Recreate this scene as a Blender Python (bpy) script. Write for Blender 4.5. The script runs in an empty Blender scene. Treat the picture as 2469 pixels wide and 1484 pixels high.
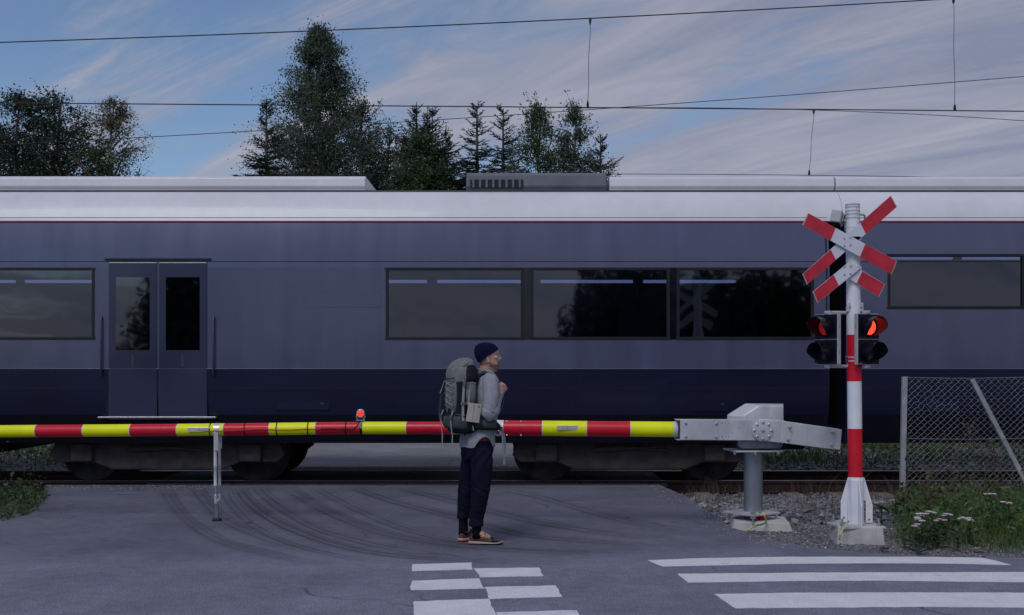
import bpy, bmesh, math, random
import numpy as np
from mathutils import Vector, Matrix, noise as mnoise

R = math.radians
scene = bpy.context.scene
COL = scene.collection

# ------------------------------------------------------------------ camera
CAM_H = 1.6
cam_data = bpy.data.cameras.new('camera')
cam_data.sensor_width = 36.0
cam_data.lens = 38.06
cam_data.shift_y = 0.0599
cam_data.clip_start = 0.1
cam_data.clip_end = 6000
cam = bpy.data.objects.new('camera', cam_data)
COL.objects.link(cam)
cam.location = (0, 0, CAM_H)
cam.rotation_euler = (R(90), 0, 0)
scene.camera = cam

# ------------------------------------------------------------------ world: Nishita sky with high streaky cloud
SUN_EL, SUN_AZ = 50.0, 205.0          # azimuth from +Y, clockwise: behind the camera, a little to the left
world = bpy.data.worlds.new('World')
scene.world = world
world.use_nodes = True
wt = world.node_tree
wt.nodes.clear()
def wn(t, **kw):
    n = wt.nodes.new(t)
    for k, v in kw.items(): setattr(n, k, v)
    return n
def wl(a, b): wt.links.new(a, b)
def wmath(op, a, b=None, c=None, clamp=False):
    n = wn('ShaderNodeMath', operation=op, use_clamp=clamp)
    for i, v in enumerate((a, b, c)):
        if v is None: continue
        if isinstance(v, (int, float)): n.inputs[i].default_value = v
        else: wl(v, n.inputs[i])
    return n.outputs[0]
sky = wn('ShaderNodeTexSky', sky_type='NISHITA')
sky.sun_disc = False
sky.sun_elevation = R(SUN_EL)
sky.sun_rotation = R(SUN_AZ)
sky.altitude = 200; sky.air_density = 1.0; sky.dust_density = 0.6; sky.ozone_density = 2.5
tint = wn('ShaderNodeMixRGB', blend_type='MULTIPLY'); tint.inputs[0].default_value = 1.0
tint.inputs[2].default_value = (0.90, 0.97, 1.04, 1)
wl(sky.outputs[0], tint.inputs[1])
tc = wn('ShaderNodeTexCoord')
sep = wn('ShaderNodeSeparateXYZ'); wl(tc.outputs['Generated'], sep.inputs[0])
den = wmath('ADD', wmath('MAXIMUM', sep.outputs['Z'], 0.0), 0.16)
px = wmath('DIVIDE', sep.outputs['X'], den)
py = wmath('DIVIDE', sep.outputs['Y'], den)
comb = wn('ShaderNodeCombineXYZ'); wl(px, comb.inputs[0]); wl(py, comb.inputs[1])
def cloud(rot, sx, sy, scale, detail, rough, dist, off):
    m = wn('ShaderNodeMapping'); m.inputs['Rotation'].default_value = (0, 0, R(rot)); wl(comb.outputs[0], m.inputs[0])
    m2 = wn('ShaderNodeMapping'); m2.inputs['Scale'].default_value = (sx, sy, 1); m2.inputs['Location'].default_value = off; wl(m.outputs[0], m2.inputs[0])
    n = wn('ShaderNodeTexNoise'); n.inputs['Scale'].default_value = scale; n.inputs['Detail'].default_value = detail
    n.inputs['Roughness'].default_value = rough; n.inputs['Distortion'].default_value = dist
    wl(m2.outputs[0], n.inputs['Vector'])
    return n.outputs['Fac']
c1 = cloud(-143, 0.32, 1.25, 0.9, 6, 0.52, 0.5, (1.7, 0.4, 0))      # wide banks, streaming from the west
c2 = cloud(-138, 0.40, 1.7, 1.9, 10, 0.63, 1.0, (5.1, 2.2, 3))        # finer streaks
c3 = cloud(-130, 0.8, 1.4, 3.6, 8, 0.64, 0.6, (2.0, 7.0, 1))         # small puffs
f = wmath('ADD', wmath('MULTIPLY', c1, 0.54), wmath('MULTIPLY', c2, 0.36))
f = wmath('ADD', f, wmath('MULTIPLY', c3, 0.14))
bias = wmath('MULTIPLY', sep.outputs['X'], 0.26)                   # the bank of cloud thickens to the east (right)
f = wmath('ADD', f, bias)
low = wn('ShaderNodeMapRange', interpolation_type='SMOOTHSTEP'); wl(sep.outputs['Z'], low.inputs[0])   # haze bank near the horizon all round
low.inputs[1].default_value = 0.16; low.inputs[2].default_value = 0.0; low.inputs[3].default_value = 0.0; low.inputs[4].default_value = 0.16
f = wmath('ADD', f, low.outputs[0])
mr = wn('ShaderNodeMapRange', interpolation_type='SMOOTHSTEP'); wl(f, mr.inputs[0])
mr.inputs[1].default_value = 0.435; mr.inputs[2].default_value = 0.55
mr.inputs[3].default_value = 0.06; mr.inputs[4].default_value = 0.94
# cloud body: pale mauve tops, bluer grey in the thick parts
shade = wn('ShaderNodeMapRange'); wl(c2, shade.inputs[0])
shade.inputs[1].default_value = 0.35; shade.inputs[2].default_value = 0.68
ccol = wn('ShaderNodeMixRGB')
ccol.inputs[1].default_value = (2.45, 2.72, 3.85, 1)
ccol.inputs[2].default_value = (4.15, 4.20, 4.95, 1)
wl(shade.outputs[0], ccol.inputs[0])
mixc = wn('ShaderNodeMixRGB'); wl(mr.outputs[0], mixc.inputs[0]); wl(tint.outputs[0], mixc.inputs[1]); wl(ccol.outputs[0], mixc.inputs[2])
bg = wn('ShaderNodeBackground'); bg.inputs['Strength'].default_value = 0.093
wl(mixc.outputs[0], bg.inputs['Color'])
wo = wn('ShaderNodeOutputWorld'); wl(bg.outputs[0], wo.inputs['Surface'])

# ------------------------------------------------------------------ sun: veiled by cloud, so broad and weak
sun_data = bpy.data.lights.new('sun', 'SUN')
sun_data.energy = 1.15
sun_data.angle = R(24)
sun_data.color = (1.0, 0.95, 0.92)
sun = bpy.data.objects.new('sun', sun_data); COL.objects.link(sun)
az = R(SUN_AZ)
sdir = Vector((math.sin(az) * math.cos(R(SUN_EL)), math.cos(az) * math.cos(R(SUN_EL)), math.sin(R(SUN_EL))))
sun.rotation_euler = sdir.to_track_quat('Z', 'Y').to_euler()

scene.view_settings.view_transform = 'Standard'
scene.view_settings.look = 'None'
scene.view_settings.exposure = 0.0
scene.view_settings.gamma = 1.0
scene.view_settings.use_curve_mapping = False
scene.render.engine = 'CYCLES'
scene.cycles.max_bounces = 6
scene.cycles.transparent_max_bounces = 12

# ------------------------------------------------------------------ where things stand: photo measure -> metres
FPX, CX, HY = 2610.0, 1234.5, 890.0
def at(x, y, Y):
    return Vector(((x - CX) / FPX * Y, Y, CAM_H - (y - HY) / FPX * Y))
def gnd(x, y, z=0.0):
    Y = (CAM_H - z) * FPX / (y - HY)
    return Vector(((x - CX) / FPX * Y, Y, z))

# ------------------------------------------------------------------ mesh building
ORG = {}
class MB:
    def __init__(s):
        s.v = []; s.f = []
    def add(s, vs, fs):
        b = len(s.v); s.v += [Vector(p) for p in vs]; s.f += [[i + b for i in f] for f in fs]; return s
    def box(s, c, size, rot=None, M=None):
        hx, hy, hz = size[0] / 2, size[1] / 2, size[2] / 2
        vs = [Vector((x, y, z)) for x in (-hx, hx) for y in (-hy, hy) for z in (-hz, hz)]
        m = M if M is not None else (Matrix.Rotation(rot, 3, 'Z') if isinstance(rot, (int, float)) else Matrix.Identity(3))
        c = Vector(c)
        return s.add([m @ p + c for p in vs], [(0, 1, 3, 2), (4, 6, 7, 5), (0, 4, 5, 1), (2, 3, 7, 6), (0, 2, 6, 4), (1, 5, 7, 3)])
    def rings(s, rings, caps=True, closed=True):
        n = len(rings[0]); b = len(s.v)
        for r in rings: s.v += [Vector(p) for p in r]
        m = n if closed else n - 1
        for i in range(len(rings) - 1):
            for j in range(m):
                a = b + i * n + j; c = b + i * n + (j + 1) % n
                s.f.append([a, c, c + n, a + n])
        if caps and closed:
            s.f.append([b + j for j in range(n)][::-1]); s.f.append([b + (len(rings) - 1) * n + j for j in range(n)])
        return s
    def tube(s, pts, r, n=8, caps=True):
        pts = [Vector(p) for p in pts]
        rr = r if isinstance(r, (list, tuple)) else [r] * len(pts)
        rings = []; up = None
        for i, p in enumerate(pts):
            t = (pts[min(i + 1, len(pts) - 1)] - pts[max(i - 1, 0)])
            if t.length < 1e-9: t = Vector((0, 0, 1))
            t.normalize()
            if up is None:
                up = Vector((0, 0, 1)) if abs(t.z) < .9 else Vector((0, 1, 0))
            a = t.cross(up); 
            if a.length < 1e-6: a = t.orthogonal()
            a.normalize(); b = a.cross(t).normalized(); up = b
            rings.append([p + (a * math.cos(q) + b * math.sin(q)) * rr[i] for q in [2 * math.pi * k / n for k in range(n)]])
        return s.rings(rings, caps)
    def cyl(s, a, b, r, n=16, r2=None):
        return s.tube([a, b], [r, r if r2 is None else r2], n)
    def prism(s, poly, d):            # poly: 3D points of one face; d: extrusion vector
        n = len(poly); b = len(s.v); d = Vector(d)
        s.v += [Vector(p) for p in poly] + [Vector(p) + d for p in poly]
        s.f.append([b + i for i in range(n)]); s.f.append([b + n + i for i in range(n)][::-1])
        for i in range(n):
            j = (i + 1) % n; s.f.append([b + i, b + n + i, b + n + j, b + j])
        return s
    def ball(s, c, r, n=12, m=8, sc=(1, 1, 1), M=None):
        c = Vector(c); rings = []
        for i in range(m + 1):
            t = math.pi * (0.04 + 0.92 * i / m)
            ring = []
            for k in range(n):
                q = 2 * math.pi * k / n
                p = Vector((r * sc[0] * math.sin(t) * math.cos(q), r * sc[1] * math.sin(t) * math.sin(q), -r * sc[2] * math.cos(t)))
                ring.append(c + (M @ p if M is not None else p))
            rings.append(ring)
        return s.rings(rings)
    def mesh(s, name, org=Vector((0, 0, 0))):
        me = bpy.data.meshes.new(name)
        me.from_pydata([tuple(p - org) for p in s.v], [], s.f)
        return me
    def build(s, name, m, parent=None, smooth=None, bevel=0.0, org=None, seg=2, recalc=True):
        o_ = Vector(org) if org is not None else (ORG[parent.name] if parent is not None else Vector((0, 0, 0)))
        me = s.mesh(name, o_)
        if recalc or bevel:
            bm = bmesh.new(); bm.from_mesh(me)
            if recalc: bmesh.ops.recalc_face_normals(bm, faces=bm.faces)
            if bevel:
                es = [e for e in bm.edges if e.is_manifold and e.calc_face_angle(0) > R(28)]
                bmesh.ops.bevel(bm, geom=es, offset=bevel, segments=seg, affect='EDGES', profile=.5, clamp_overlap=True)
            bm.to_mesh(me); bm.free()
        return link(name, me, m, parent, smooth, o_)
def link(name, me, m, parent=None, smooth=None, org=None):
    if m is not None:
        for k in (m if isinstance(m, (list, tuple)) else [m]): me.materials.append(k)
    if smooth is not None:
        me.shade_smooth()
        if smooth < 180: me.set_sharp_from_angle(angle=R(smooth))
    o = bpy.data.objects.new(name, me); COL.objects.link(o)
    org = org if org is not None else Vector((0, 0, 0))
    if parent is not None:
        o.parent = parent; ORG[o.name] = ORG[parent.name]
    else:
        o.location = org; ORG[o.name] = org
    return o
def thing(name, label, cat, loc, group=None):
    o = bpy.data.objects.new(name, None); COL.objects.link(o)
    o.empty_display_size = .1
    o.location = loc; ORG[o.name] = Vector(loc)
    return tag(o, label, cat, group)
def tag(o, label=None, cat=None, group=None, kind=None):
    if label: o['label'] = label
    if cat: o['category'] = cat
    if group: o['group'] = group
    if kind: o['kind'] = kind
    return o
def dup(src, parent, loc=None, rot=None):
    c = src.copy(); COL.objects.link(c)
    if parent is not None: c.parent = parent
    if loc is not None: c.location = loc
    if rot is not None: c.rotation_euler = rot
    ORG[c.name] = ORG.get(src.name, Vector((0, 0, 0)))
    return c

# ------------------------------------------------------------------ materials
def mat(name, col, rough=.6, metal=0.0, var=.12, scale=8.0, bump=0.0, bscale=60.0, stretch=(1, 1, 1), spec=.5, coat=0.0,
        col2=None, lo=.35, hi=.7, detail=6, speck=0.0, sscale=220.0, rvar=.08, island=0.0, sheen=0.0, backface=None, coords='Object'):
    m = bpy.data.materials.new(name); m.use_nodes = True
    t = m.node_tree; t.nodes.clear()
    N = t.nodes.new; L = t.links.new
    out = N('ShaderNodeOutputMaterial'); b = N('ShaderNodeBsdfPrincipled'); L(b.outputs[0], out.inputs[0])
    tc = N('ShaderNodeTexCoord'); mp = N('ShaderNodeMapping'); mp.inputs['Scale'].default_value = stretch
    L(tc.outputs[coords], mp.inputs[0])
    nz = N('ShaderNodeTexNoise'); nz.inputs['Scale'].default_value = scale; nz.inputs['Detail'].default_value = detail
    L(mp.outputs[0], nz.inputs['Vector'])
    rg = N('ShaderNodeMapRange'); rg.inputs[1].default_value = lo; rg.inputs[2].default_value = hi; L(nz.outputs['Fac'], rg.inputs[0])
    mx = N('ShaderNodeMixRGB')
    if col2 is None:
        mx.inputs[1].default_value = tuple(c * (1 - var) for c in col) + (1,)
        mx.inputs[2].default_value = tuple(min(1, c * (1 + var)) for c in col) + (1,)
    else:
        mx.inputs[1].default_value = tuple(col) + (1,); mx.inputs[2].default_value = tuple(col2) + (1,)
    L(rg.outputs[0], mx.inputs[0])
    c = mx.outputs[0]
    if speck:
        n2 = N('ShaderNodeTexNoise'); n2.inputs['Scale'].default_value = sscale; n2.inputs['Detail'].default_value = 3
        L(tc.outputs[coords], n2.inputs['Vector'])
        r2 = N('ShaderNodeMapRange'); r2.inputs[1].default_value = .3; r2.inputs[2].default_value = .7
        r2.inputs[3].default_value = 1 - speck; r2.inputs[4].default_value = 1 + speck; L(n2.outputs['Fac'], r2.inputs[0])
        vm = N('ShaderNodeVectorMath'); vm.operation = 'SCALE'; L(c, vm.inputs[0]); L(r2.outputs[0], vm.inputs['Scale']); c = vm.outputs[0]
    if island:
        gi = N('ShaderNodeNewGeometry'); r3 = N('ShaderNodeMapRange')
        r3.inputs[3].default_value = 1 - island; r3.inputs[4].default_value = 1 + island; L(gi.outputs['Random Per Island'], r3.inputs[0])
        vm = N('ShaderNodeVectorMath'); vm.operation = 'SCALE'; L(c, vm.inputs[0]); L(r3.outputs[0], vm.inputs['Scale']); c = vm.outputs[0]
    L(c, b.inputs['Base Color'])
    rr = N('ShaderNodeMapRange'); rr.inputs[3].default_value = max(.02, rough - rvar); rr.inputs[4].default_value = min(1, rough + rvar)
    L(nz.outputs['Fac'], rr.inputs[0]); L(rr.outputs[0], b.inputs['Roughness'])
    b.inputs['Metallic'].default_value = metal
    b.inputs['Specular IOR Level'].default_value = spec
    if coat: b.inputs['Coat Weight'].default_value = coat; b.inputs['Coat Roughness'].default_value = .08
    if sheen: b.inputs['Sheen Weight'].default_value = sheen
    if bump:
        n3 = N('ShaderNodeTexNoise'); n3.inputs['Scale'].default_value = bscale; n3.inputs['Detail'].default_value = 4
        L(mp.outputs[0], n3.inputs['Vector'])
        bp = N('ShaderNodeBump'); bp.inputs['Strength'].default_value = bump; bp.inputs['Distance'].default_value = .01
        L(n3.outputs['Fac'], bp.inputs['Height']); L(bp.outputs[0], b.inputs['Normal'])
    return m
def emis(name, col, strength, col2=None, scale=60.0):
    m = bpy.data.materials.new(name); m.use_nodes = True
    t = m.node_tree; b = t.nodes['Principled BSDF']
    n = t.nodes.new('ShaderNodeTexVoronoi'); n.inputs['Scale'].default_value = scale
    tc = t.nodes.new('ShaderNodeTexCoord'); t.links.new(tc.outputs['Object'], n.inputs['Vector'])
    mx = t.nodes.new('ShaderNodeMixRGB'); mx.inputs[1].default_value = tuple(col2 or col) + (1,); mx.inputs[2].default_value = tuple(col) + (1,)
    r = t.nodes.new('ShaderNodeMapRange'); r.inputs[1].default_value = 0; r.inputs[2].default_value = .5
    t.links.new(n.outputs['Distance'], r.inputs[0]); t.links.new(r.outputs[0], mx.inputs[0])
    t.links.new(mx.outputs[0], b.inputs['Emission Color']); b.inputs['Emission Strength'].default_value = strength
    b.inputs['Base Color'].default_value = tuple(c * .3 for c in col) + (1,); b.inputs['Roughness'].default_value = .2
    return m
def glass(name, tint, clear=.35, rough=.03):
    m = bpy.data.materials.new(name); m.use_nodes = True
    t = m.node_tree; t.nodes.clear(); N = t.nodes.new; L = t.links.new
    out = N('ShaderNodeOutputMaterial'); tr = N('ShaderNodeBsdfTransparent'); tr.inputs[0].default_value = tuple(tint) + (1,)
    gl = N('ShaderNodeBsdfGlossy'); gl.inputs['Roughness'].default_value = rough; gl.inputs['Color'].default_value = (.9, .92, 1, 1)
    nz = N('ShaderNodeTexNoise'); nz.inputs['Scale'].default_value = 1.2
    tc = N('ShaderNodeTexCoord'); L(tc.outputs['Object'], nz.inputs['Vector'])
    bp = N('ShaderNodeBump'); bp.inputs['Strength'].default_value = .06; bp.inputs['Distance'].default_value = .05
    L(nz.outputs['Fac'], bp.inputs['Height']); L(bp.outputs[0], gl.inputs['Normal'])
    fr = N('ShaderNodeFresnel'); fr.inputs['IOR'].default_value = 1.55
    ad = N('ShaderNodeMath'); ad.operation = 'ADD'; ad.inputs[1].default_value = clear; L(fr.outputs[0], ad.inputs[0])
    mx = N('ShaderNodeMixShader'); L(ad.outputs[0], mx.inputs[0]); L(tr.outputs[0], mx.inputs[1]); L(gl.outputs[0], mx.inputs[2])
    L(mx.outputs[0], out.inputs[0])
    return m

M = {}
M['white_paint'] = mat('white_paint', (.76, .76, .80), .38, var=.06, scale=5, speck=.03, coat=.2)
M['red_paint'] = mat('red_paint', (.62, .008, .026), .40, var=.10, scale=4, coat=.12, spec=.35)
M['yellow_paint'] = mat('yellow_paint', (.84, .88, .002), .42, var=.06, scale=4, coat=.08, spec=.3)
M['sign_white'] = mat('sign_white', (.62, .63, .70), .45, var=.05, scale=12, speck=.04)
M['sign_red'] = mat('sign_red', (.50, .022, .045), .42, var=.16, scale=9, speck=.05)
M['galv'] = mat('galvanised_steel', (.44, .45, .48), .45, .28, col2=(.63, .64, .67), scale=6, lo=.3, hi=.68, speck=.06, sscale=60, bump=.04, bscale=30, stretch=(1, 1, .5))
M['galv_dark'] = mat('weathered_steel', (.26, .27, .30), .45, .5, var=.25, scale=9, speck=.08)
M['column'] = mat('galvanised_column', (.24, .26, .30), .36, .75, col2=(.40, .42, .46), scale=4, lo=.3, hi=.7, speck=.06, sscale=50, stretch=(1, 1, .25))
M['alu'] = mat('aluminium', (.62, .62, .64), .38, .5, var=.08, scale=14)
M['bolt'] = mat('bolt_steel', (.55, .55, .58), .35, .8, var=.15, scale=30)
M['concrete'] = mat('concrete', (.38, .37, .37), .9, var=.0, col2=(.54, .53, .52), scale=7, speck=.14, sscale=130, bump=.35, bscale=50)
M['black_plastic'] = mat('black_plastic', (.004, .004, .013), .42, var=.2, scale=10, spec=.22)
M['black_matte'] = mat('black_matte', (.010, .010, .022), .75, var=.25, scale=14)
M['grey_plastic'] = mat('grey_plastic', (.40, .40, .42), .5, var=.08, scale=10)
M['rubber'] = mat('black_rubber', (.016, .016, .026), .62, var=.3, scale=6, speck=.25, sscale=90, bump=.3, bscale=60)
M['rail'] = mat('rusty_rail', (.045, .022, .022), .72, .2, col2=(.085, .040, .034), scale=9, speck=.2, bump=.2, stretch=(.4, 1, 1))
M['rail_top'] = mat('polished_rail_head', (.36, .36, .40), .32, .85, var=.12, scale=8, stretch=(.1, 1, 1))
M['sleeper'] = mat('concrete_sleeper', (.19, .17, .16), .92, col2=(.30, .27, .25), scale=9, speck=.2, bump=.4, bscale=40)

# ================================================================== THE SETTING
def smooth01(a, b, x):
    t = min(1, max(0, (x - a) / (b - a))); return t * t * (3 - 2 * t)
TRACK_Y, RAIL_Y = 15.92, (15.2, 16.64)
def hgt(x, y):
    n = mnoise.noise((x * .9, y * .9, 3.1)) * .5 + mnoise.noise((x * 3.1, y * 3.1, 7.7)) * .22
    h = -0.07 + .016 * n
    h += .045 * smooth01(1.6, 2.2, x) * (1 - smooth01(11.2, 12.2, y))
    tr = smooth01(12.6, 14.3, y) * (1 - smooth01(17.4, 18.2, y))
    h += -.085 * tr
    if y > 17.3:
        bank = smooth01(18.4, 23.0, y)
        side = 1 - smooth01(-5.6, -5.0, x) * (1 - smooth01(1.1, 1.8, x))
        h += bank * side * (.16 + .10 * n)
    if x > 3.3 and 9.8 < y < 14.5:                       # the weedy verge is a low mound
        h += .07 * smooth01(3.3, 4.2, x) * smooth01(9.8, 10.6, y) * (1 - smooth01(13, 14.4, y))
    if x < -5.2 and 10.8 < y < 14.8:
        h += .07 * smooth01(-5.2, -5.9, x) * smooth01(10.8, 11.6, y) * (1 - smooth01(13.6, 14.6, y))
    return h

def axis(lo, hi, step, far):
    a = list(np.arange(lo, hi + 1e-6, step)); s = step; x = hi; r = []
    while x < far: s *= 1.5; x += s; r.append(x)
    s = step; x = lo; l = []
    while x > -far: s *= 1.5; x -= s; l.append(x)
    return l[::-1] + a + r
xs = axis(-14, 14, .2, 2500); ys = axis(8.6, 25, .17, 2500)
nx, ny = len(xs), len(ys)
gv = [(x, y, hgt(x, y) if -60 < x < 60 and -20 < y < 80 else -.08) for y in ys for x in xs]
gf = [(j * nx + i, j * nx + i + 1, (j + 1) * nx + i + 1, (j + 1) * nx + i) for j in range(ny - 1) for i in range(nx - 1)]
me = bpy.data.meshes.new('ground'); me.from_pydata(gv, [], gf)
m_soil = mat('soil_and_fine_gravel', (.075, .072, .080), .95, col2=(.155, .148, .158), scale=3.2, speck=.35, sscale=45, bump=.6, bscale=35, lo=.3, hi=.7)
ground = link('ground', me, m_soil, None, 180); tag(ground, kind='structure')

# ---- asphalt
def asphalt(name, c1, c2, coarse):
    m = mat(name, c1, .88, col2=c2, scale=.55, lo=.3, hi=.7, spec=.35)
    t = m.node_tree; N = t.nodes.new; L = t.links.new
    b = next(n for n in t.nodes if n.type == 'BSDF_PRINCIPLED'); base = b.inputs['Base Color'].links[0].from_socket
    tc = next(n for n in t.nodes if n.type == 'TEX_COORD')
    sp = N('ShaderNodeSeparateXYZ'); L(tc.outputs['Object'], sp.inputs[0])
    wob = N('ShaderNodeTexNoise'); wob.inputs['Scale'].default_value = .7; L(tc.outputs['Object'], wob.inputs['Vector'])
    ad = N('ShaderNodeMath'); ad.operation = 'MULTIPLY_ADD'; L(wob.outputs['Fac'], ad.inputs[0]); ad.inputs[1].default_value = 1.6; L(sp.outputs['Y'], ad.inputs[2])
    zone = N('ShaderNodeMapRange'); zone.interpolation_type = 'SMOOTHSTEP'; L(ad.outputs[0], zone.inputs[0])
    zone.inputs[1].default_value = 10.7; zone.inputs[2].default_value = 9.5; zone.inputs[3].default_value = 0; zone.inputs[4].default_value = 1
    # chippings: coarse in the old carriageway, fine on the newer apron
    def grain(scale, k):
        v = N('ShaderNodeTexNoise'); v.inputs['Scale'].default_value = scale; v.inputs['Detail'].default_value = 2; v.inputs['Roughness'].default_value = .6
        L(tc.outputs['Object'], v.inputs['Vector'])
        r = N('ShaderNodeMapRange'); r.inputs[1].default_value = .32; r.inputs[2].default_value = .68; r.inputs[3].default_value = 1 - k; r.inputs[4].default_value = 1 + k
        L(v.outputs['Fac'], r.inputs[0]); return r.outputs[0], v.outputs['Fac']
    g1, h1 = grain(70, .42); g2, h2 = grain(120, .17)
    g3, h3 = grain(9, .10)
    mx = N('ShaderNodeMix'); mx.data_type = 'FLOAT'; L(zone.outputs[0], mx.inputs[0]); L(g2, mx.inputs[2]); L(g1, mx.inputs[3])
    lift = N('ShaderNodeMapRange'); L(zone.outputs[0], lift.inputs[0]); lift.inputs[3].default_value = .80; lift.inputs[4].default_value = 1.08
    mu = N('ShaderNodeMath'); mu.operation = 'MULTIPLY'; L(mx.outputs[0], mu.inputs[0]); L(lift.outputs[0], mu.inputs[1])
    mu2 = N('ShaderNodeMath'); mu2.operation = 'MULTIPLY'; L(mu.outputs[0], mu2.inputs[0]); L(g3, mu2.inputs[1])
    vm = N('ShaderNodeVectorMath'); vm.operation = 'SCALE'; L(base, vm.inputs[0]); L(mu2.outputs[0], vm.inputs['Scale'])
    # hair cracks, only here and there, and worn darker patches
    dz_ = N('ShaderNodeTexNoise'); dz_.inputs['Scale'].default_value = 2.2; L(tc.outputs['Object'], dz_.inputs['Vector'])
    dm = N('ShaderNodeVectorMath'); dm.operation = 'MULTIPLY_ADD'; L(dz_.outputs['Color'], dm.inputs[0]); dm.inputs[1].default_value = (.5, .5, 0); L(tc.outputs['Object'], dm.inputs[2])
    vo = N('ShaderNodeTexVoronoi'); vo.feature = 'DISTANCE_TO_EDGE'; vo.inputs['Scale'].default_value = .42; L(dm.outputs[0], vo.inputs['Vector'])
    ck = N('ShaderNodeMapRange'); ck.inputs[1].default_value = .0015; ck.inputs[2].default_value = .006; ck.inputs[3].default_value = .45; ck.inputs[4].default_value = 1; L(vo.outputs['Distance'], ck.inputs[0])
    mk = N('ShaderNodeTexNoise'); mk.inputs['Scale'].default_value = .5; mk.inputs['Detail'].default_value = 3; L(tc.outputs['Object'], mk.inputs['Vector'])
    mr_ = N('ShaderNodeMapRange'); mr_.inputs[1].default_value = .52; mr_.inputs[2].default_value = .60; L(mk.outputs['Fac'], mr_.inputs[0])
    cm = N('ShaderNodeMix'); cm.data_type = 'FLOAT'; L(mr_.outputs[0], cm.inputs[0]); cm.inputs[2].default_value = 1; L(ck.outputs[0], cm.inputs[3])
    pt = N('ShaderNodeTexNoise'); pt.inputs['Scale'].default_value = 1.3; pt.inputs['Detail'].default_value = 5; pt.inputs['Roughness'].default_value = .65; L(tc.outputs['Object'], pt.inputs['Vector'])
    pr_ = N('ShaderNodeMapRange'); pr_.inputs[1].default_value = .3; pr_.inputs[2].default_value = .6; pr_.inputs[3].default_value = .80; pr_.inputs[4].default_value = 1.06; L(pt.outputs['Fac'], pr_.inputs[0])
    cp = N('ShaderNodeMath'); cp.operation = 'MULTIPLY'; L(cm.outputs[0], cp.inputs[0]); L(pr_.outputs[0], cp.inputs[1])
    v2 = N('ShaderNodeVectorMath'); v2.operation = 'SCALE'; L(vm.outputs[0], v2.inputs[0]); L(cp.outputs[0], v2.inputs['Scale'])
    L(v2.outputs[0], b.inputs['Base Color'])
    bp = N('ShaderNodeBump'); bp.inputs['Strength'].default_value = .55; bp.inputs['Distance'].default_value = .006
    L(h1, bp.inputs['Height']); L(bp.outputs[0], b.inputs['Normal'])
    return m
m_asph = asphalt('asphalt', (.136, .137, .190), (.188, .190, .255), 1)
left_edge = [(112, 1169), (116, 1185), (104, 1212), (74, 1238), (32, 1251), (0, 1258), (-120, 1275), (-420, 1310), (-1000, 1345)]
right_edge = [(1585, 1169), (1622, 1183), (1660, 1203), (1700, 1230), (1748, 1262), (1800, 1287), (1870, 1305), (1950, 1319), (2080, 1332), (2200, 1339), (2469, 1346), (2800, 1350), (3600, 1352)]
def soften(pts, k=5):
    out = []; n = len(pts)
    for i in range(n - 1):
        p0, p1, p2, p3 = [Vector(pts[max(0, min(n - 1, q))]) for q in (i - 1, i, i + 1, i + 2)]
        for j in range(k):
            t = j / k
            out.append(.5 * ((2 * p1) + (p2 - p0) * t + (2 * p0 - 5 * p1 + 4 * p2 - p3) * t * t + (3 * p1 - p0 - 3 * p2 + p3) * t ** 3))
    out.append(Vector(pts[-1])); return out
rngs = random.Random(4)
def jag(p, a): return Vector((p.x + rngs.uniform(-a, a), p.y + rngs.uniform(-a, a), p.z))
Le = [jag(gnd(*p), .012) for p in soften([Vector(p) for p in left_edge], 6)]
Re = [jag(gnd(*p), .012) for p in soften([Vector(p) for p in right_edge], 6)]
Le[0].y = Re[0].y = 14.93
poly = [p for p in Re] + [Vector((60, Re[-1].y, 0)), Vector((60, -9, 0)), Vector((-60, -9, 0)), Vector((-60, Le[-1].y, 0))] + Le[::-1]
def flat_poly(name, poly, z, m, parent=None, skirt=0.0, top_z=None):
    bm = bmesh.new(); vs = [bm.verts.new((p[0], p[1], z)) for p in poly]
    fc = bm.faces.new(vs); fc.normal_update()
    if fc.normal.z < 0: fc.normal_flip()
    if skirt:
        lo = [bm.verts.new((p[0], p[1], z - skirt)) for p in poly]
        n = len(vs)
        for i in range(n): bm.faces.new([vs[i], lo[i], lo[(i + 1) % n], vs[(i + 1) % n]])
    bmesh.ops.triangulate(bm, faces=[f_ for f_ in bm.faces if len(f_.verts) > 4])
    me = bpy.data.meshes.new(name); bm.to_mesh(me); bm.free()
    return link(name, me, m, parent)
road = tag(flat_poly('road', poly, 0.0, m_asph, None, .16), kind='structure')
# the road goes on beyond the track
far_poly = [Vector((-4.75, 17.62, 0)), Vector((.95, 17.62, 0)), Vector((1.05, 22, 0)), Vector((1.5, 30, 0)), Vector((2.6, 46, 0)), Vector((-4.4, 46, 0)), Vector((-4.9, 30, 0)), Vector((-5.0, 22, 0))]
far_road = tag(flat_poly('far_road', far_poly, -.004, asphalt('far_asphalt', (.25, .25, .275), (.34, .34, .37), 1), None, .2), kind='structure')  # asphalt colour lightened to make up for the train's shade

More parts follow.
